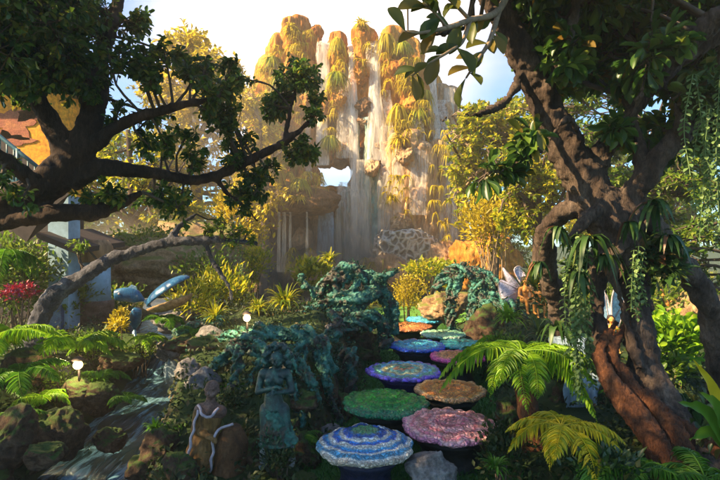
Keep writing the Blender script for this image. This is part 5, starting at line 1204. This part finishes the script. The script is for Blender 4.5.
# gilded reclining figure
Y = 7.6
t = thing('reclining_statue', 'gilded figure leaning on a rock with one arm stretched up, right of the right stems', 'statue', q(676,318))
b = MB(); head(b, q(673,303,-.02), .075, (-.3,-1)); capsule(b, q(674,306), q(676,310), .04); capsule(b, q(677,312), q(688,316), .10, .08); arm(b, q(671,310,-.02), q(667,303,-.05), q(662,293,-.05), .042); arm(b, q(680,308,-.03), q(690,309,-.10), q(697,306,-.12), .042)
capsule(b, q(688,316), q(700,313,-.15), .085, .06); capsule(b, q(700,313,-.15), q(706,324,-.2), .058, .04); capsule(b, q(688,318), q(702,320,-.1), .08, .055)
o = put('body', b, M['st_gold'], t); remesh(o, .011, 1)

# blue fish and the big blue shell on the left bank
Y = 7.0
def fish(label, cx, cy, ang, L_, name='fish_statue'):
    t = thing(name, label, 'statue', q(cx, cy + 12)); c = q(cx, cy); d = np.array((math.cos(ang), -.25, math.sin(ang))); d = d/np.linalg.norm(d); u = nrm(np.cross(np.cross(d, (0,0,1.)), d)); s_ = np.cross(d, u)
    tt = np.linspace(-1, 1, 26); rad = L_*.20*np.sqrt(np.clip(1-((tt-.15)/1.17)**2, .02, 1))*np.where(tt < -.4, .35+.65*(tt+1)/.6, 1)
    C = c + d*(tt*L_*.5)[:, None] + u*(.10*L_*np.cos(tt*1.6))[:, None]
    b = MB(); tube(b, C, rad, 18, True, .05, 1, 1.25); put('body', b, M['blue'], t)
    w_ = lambda a, h_: C[0] + d*a*L_ + u*h_*L_
    for nm, pts in (('tail_fin', [w_(.06,0), w_(-.18,.22), w_(-.26,.16), w_(-.15,.0), w_(-.26,-.16), w_(-.16,-.2)]), ('dorsal_fin', [C[14]+u*rad[14]*.5, C[18]+u*(rad[18]*.9), C[14]+u*(rad[14]+.16*L_), C[10]+u*(rad[10]+.14*L_), C[8]+u*rad[8]*.9])):
        p = np.array(pts); f_ = MB(); n = len(p); V = np.vstack((p + s_*.012, p - s_*.012)); T = [(0, k, k+1) for k in range(1, n-1)] + [(n, n+k+1, n+k) for k in range(1, n-1)]
        Q = [(k, n+k, n+(k+1) % n, (k+1) % n) for k in range(n)]; f_.add(V, Q, T); put(nm, f_, M['wing_blue'], t, smooth=False)
    e = MB()
    ball(e, C[21] + s_*rad[21]*1.0 + u*.02, .018, 2); put('eye', e, M['trim'], t); e2 = MB(); ball(e2, C[21] - s_*rad[21]*1.0 + u*.02, .018, 2); put('eye', e2, M['trim'], t)
fish('bright blue fish statue lying level above the golden blossom', 130, 298, 2.9, .42)
fish('small blue fish statue standing on its tail beside the golden blossom', 136, 320, 1.35, .34)
t = thing('shell_statue', 'big half-open shell, glossy blue outside and tan inside, at the pond edge', 'statue', q(170,312))
for nm, mt2, off, ang in (('upper_valve','blue',.07,.62),('lower_valve','tan_boulder',-.06,.34)):
    mb = MB(); n = 30; m = 14; u_ = np.linspace(0, math.pi, n); v_ = np.linspace(.02, math.pi*.5, m); ca, sa = math.cos(ang), math.sin(ang)
    X = np.cos(u_)[:, None]*np.sin(v_)[None]*.34; Z = np.cos(v_)[None]*.13*np.ones((n, 1)) * (1 if off > 0 else -1); YY = -np.sin(u_)[:, None]*np.sin(v_)[None]*.28
    rr = 1 + .04*np.cos(u_*18)[:, None]*np.sin(v_)[None]; X = X*rr; YY = YY*rr
    V = np.stack((X*ca - Z*sa, YY, X*sa + Z*ca), -1) + q(170,297,.1) + (0,0,off)
    i = (np.arange(n-1)[:, None]*m + np.arange(m-1)[None]).ravel(); mb.add(V.reshape(-1, 3), np.stack((i, i+1, i+m+1, i+m), -1))
    o = put(nm, mb, M[mt2], t); so_ = o.modifiers.new('thickness', 'SOLIDIFY'); so_.thickness = .03

# ------------------------------------------------------------------ buildings on the left
M['orange'] = m_rock('orange_plaster', [(0.3, (0.66,0.24,0.008)), (0.5, (0.78,0.31,0.01)), (0.7, (0.82,0.38,0.02))], 1.5, (1,1,1), .2, .01, .8)
M['brickred'] = m_rock('red_mural_paint', [(0.3, (0.20,0.07,0.03)), (0.5, (0.34,0.10,0.05)), (0.7, (0.46,0.18,0.06))], 4, (1,1,1), .2, .01, .8)
M['bluewall'] = m_plain('pale_blue_plaster', (0.24,0.38,0.50), .7, .3, 5, .2, .01)
M['dark'] = m_plain('dark_timber', (0.03,0.02,0.018), .7, .4, 10, .4, .01)
M['rail'] = m_plain('teal_paint', (0.03,0.12,0.16), .45, .3, 20, .2, .005)
A = P(-95,246,8.8); B = P(50,246,8.8)
t = thing('orange_house', 'orange plastered house with a red mural behind the dark left trunk', 'house', (A[0]+1.2, 9.4, 0))
b = MB(); b.box(((A[0]+B[0])/2, 9.4, 3.7), (B[0]-A[0], 1.2, 2.2)); put('wall', b, M['orange'], t, smooth=False)
b = MB(); b.box(((A[0]+B[0])/2, 9.42, 1.3), (B[0]-A[0]-.1, 1.1, 2.597)); put('lower_wall', b, M['dark'], t, smooth=False)
b = MB(); b.box(((A[0]+B[0])/2, 9.4, 4.9), (B[0]-A[0]+.5, 1.8, .2)); put('roof', b, M['dark'], t, smooth=False)
g = np.random.default_rng(9)
for (px, py, rx, ry) in [(12,122,26,15),(34,112,16,9),(8,140,20,8)]:
    Y = 8.78; mb = MB(); c = q(px, py); n = 24; th = np.arange(n)*2*pi/n; rr = 1 + .3*np.sin(3*th+px) + .2*np.sin(7*th+py)
    V = np.stack((c[0] + rx*Y/F*rr*np.cos(th), 8.785 + 0*th, c[2] + ry*Y/F*rr*np.sin(th)), -1); V2 = V + (0, .03, 0)
    mb.add(np.vstack((V, V2, [[c[0], 8.785, c[2]]])), [(k, (k+1) % n, n+(k+1) % n, n+k) for k in range(n)], [(2*n, (k+1) % n, k) for k in range(n)])
    put('mural', mb, M['brickred'], t, smooth=False)
Y = 6.9
t = thing('stair_railing', 'teal metal stair railing sloping down in front of the orange house', 'railing', q(0,200))
def bar(a, c_, r, nm, par): mb = MB(); tube(mb, np.array([a + (c_-a)*k for k in np.linspace(0,1,4)]), r, 8, True); return put(nm, mb, M['rail'], par)
bar(q(-30,112), q(44,172), .028, 'handrail', t); bar(q(-30,146), q(44,206), .022, 'lower_rail', t)
for k in range(11):
    px = -28 + k*7; bar(q(px, 112 + (px+30)*.81), q(px, 146 + (px+30)*.81), .012, 'baluster', t)
for px in (-10, 18, 42): bar(q(px, 110 + (px+30)*.81), q(px, 152 + (px+30)*.81), .03, 'post', t)
mb = MB(); tube(mb, np.array([q(-34,152,.5), q(5,184,.5), q(48,218,.5)]), .16, 4, True, 0, 0, 3.0); put('stringer', mb, M['dark'], t, smooth=False)
Y = 8.0
t = thing('garden_pavilion', 'pale blue wall post with a dark sloping eave on the left', 'pavilion', (q(60,246)[0], 8.3, 0))
b = MB(); b.box((q(57,246)[0], 8.2, 1.35), (.34, .34, 2.7)); put('post', b, M['bluewall'], t, smooth=False)
b = MB(); b.box((q(57,246)[0]-.02, 8.05, .42), (.24, .22, .9)); put('plinth', b, M['blue'], t, smooth=False)
mb = MB(); a0 = q(76,254,-.3); a1 = q(36,238,-.3); d_ = np.array((0,1.6,.12)); V = np.array([a0, a1, a1+d_, a0+d_]); V = np.vstack((V, V + (0,0,.09))); mb.add(V, [(0,3,2,1),(4,5,6,7),(0,1,5,4),(1,2,6,5),(2,3,7,6),(3,0,4,7)]); put('eave', mb, M['dark'], t, smooth=False)
Y = 8.6
t = thing('stone_pillar', 'short weathered pillar banded grey, blue and rose behind the leaning trunk', 'pillar', q(97,338))
def latheZ(px, rows, mat, nm, par):
    mb = MB(); c = q(px, 0); n = 24; th = np.arange(n)*2*pi/n; V = np.array([np.stack((c[0]+r*np.cos(th), c[1]+r*np.sin(th), z+0*th), -1) for r, z in rows]); m = len(rows)
    V[..., :2] += .012*fbm(V*6, 3)[..., None]
    i = np.arange(m-1)[:, None]*n; j = np.arange(n)[None]; k = (j+1) % n
    mb.add(np.vstack((V.reshape(-1, 3), [[c[0], c[1], rows[0][1]]], [[c[0], c[1], rows[-1][1]]])), np.stack((i+j, i+k, i+n+k, i+n+j), -1).reshape(-1, 4), [(m*n, (k_+1) % n, k_) for k_ in range(n)] + [(m*n+1, (m-1)*n+k_, (m-1)*n+(k_+1) % n) for k_ in range(n)])
    return put(nm, mb, M[mat], par)
zz = lambda py: CAMZ - (py-HY)/F*Y
latheZ(97, [(.27, zz(345)), (.26, zz(310)), (.28, zz(306)), (.28, zz(300))], 'st_brown', 'base', t)
latheZ(97, [(.24, zz(300)), (.22, zz(285)), (.22, zz(262))], 'bluewall', 'shaft', t)
latheZ(97, [(.25, zz(262)), (.27, zz(252)), (.26, zz(246)), (.18, zz(240))], 'cliff_pale', 'capital', t)

# thin falls on the right bank
fall([(566,337,5.1,17),(567,345,4.95,18),(567,356,4.9,19),(568,366,4.85,20)], 'upper pale blue sheet of water behind the creepers on the right', 'fall_blue', 'thin falls on the right bank', .12)
fall([(580,374,4.75,18),(580,390,4.7,19),(581,405,4.68,20),(582,420,4.66,21)], 'lower pale blue sheet of water behind the creepers on the right', 'fall_blue', 'thin falls on the right bank', .12)
fall([(178,343,7.4,8),(177,352,7.25,9),(176,362,7.2,9),(174,380,7.15,10)], 'short bluish fall where the pool spills into the stream', 'fall_blue', None, .2)

# lit garden lamps
M['glow'] = m_plain('lamp_glow', (0.9,0.8,0.5), .4, .05, 5, 0, .001, emit=((1.0,.74,.30), 0.9))
def lamp(px, py, Y, label):
    c = P(px, py, Y); gz = float(H(c[0], c[1])); t = thing('garden_lamp', label, 'lamp', (c[0], c[1], c[2]-.17), 'lit garden lamps')
    bz = t.location[2]
    mb = MB(); tube(mb, np.array([(c[0], c[1]+.02, bz), (c[0], c[1]+.02, (bz+c[2])/2), (c[0], c[1]+.02, c[2]-.05)]), .012, 8); put('stake', mb, M['dark'], t)
    mb = MB(); n = 20; th = np.arange(n)*2*pi/n; rows = [(.05,.045),(.062,.05),(.03,.08),(.004,.09)]; V = np.array([np.stack((c[0]+r*np.cos(th), c[1]+r*np.sin(th), c[2]+z+0*th), -1) for r, z in rows]); i = np.arange(3)[:, None]*n; j = np.arange(n)[None]; k = (j+1) % n
    mb.add(V.reshape(-1, 3), np.stack((i+j, i+k, i+n+k, i+n+j), -1).reshape(-1, 4)); put('hood', mb, M['dark'], t)
    mb = MB(); ball(mb, c, .046, 3); put('globe', mb, M['glow'], t)
    l = bpy.data.lights.new('garden_lamp_light', 'POINT'); l.energy = 6; l.color = (1,.78,.42); l.shadow_soft_size = .05; lo = bpy.data.objects.new('garden_lamp_light', l); lo.location = tuple(c + (0,-.08,0)); COL.objects.link(lo)
lamp(247,318,6.0,'lit garden lamp on the flat ledge left of the green rootwork')
lamp(78,365,4.9,'lit garden lamp among the ferns on the left bank')

# ------------------------------------------------------------------ haze: one even pale volume round the whole place
hm = bpy.data.materials.new('pale_haze'); hm.use_nodes = True; hn = hm.node_tree; hn.nodes.clear()
ho = hn.nodes.new('ShaderNodeOutputMaterial'); hv = hn.nodes.new('ShaderNodeVolumePrincipled')
hv.inputs['Color'].default_value = (1.0, .86, .64, 1); hv.inputs['Density'].default_value = 0.0055; hv.inputs['Anisotropy'].default_value = 0.35
hn.links.new(hv.outputs[0], ho.inputs['Volume'])
mb = MB(); mb.box((0, 13, 8.5), (60, 58, 21)); kind(put('haze', mb, hm, smooth=False), 'stuff')

# spray hanging over the pond and at the foot of the cliff
def mist(c, r, dens, nm):
    m = bpy.data.materials.new('fine_spray'); m.use_nodes = True; n = m.node_tree; n.nodes.clear()
    o = n.nodes.new('ShaderNodeOutputMaterial'); v = n.nodes.new('ShaderNodeVolumePrincipled'); v.inputs['Color'].default_value = (1,.86,.66,1); v.inputs['Anisotropy'].default_value = .3
    t = n.nodes.new('ShaderNodeTexCoord'); s = n.nodes.new('ShaderNodeVectorMath'); s.operation = 'DIVIDE'; s.inputs[1].default_value = tuple(r); n.links.new(t.outputs['Object'], s.inputs[0])
    l = n.nodes.new('ShaderNodeVectorMath'); l.operation = 'LENGTH'; n.links.new(s.outputs[0], l.inputs[0])
    k = n.nodes.new('ShaderNodeMapRange'); k.interpolation_type = 'SMOOTHSTEP'; k.inputs['From Min'].default_value = 1; k.inputs['From Max'].default_value = .1; k.inputs['To Max'].default_value = dens; n.links.new(l.outputs['Value'], k.inputs['Value'])
    n.links.new(k.outputs[0], v.inputs['Density']); n.links.new(v.outputs[0], o.inputs['Volume'])
    kind(put(nm, ball(MB(), c, r, 3), m, base=c), 'stuff')
mist(P(350,262,17.2), (4.2,1.6,2.2), .5, 'mist'); mist(P(160,275,12.5), (4.4,2.4,2.2), .42, 'mist'); mist(P(250,150,14.5), (4.8,2.2,3.8), .07, 'mist')
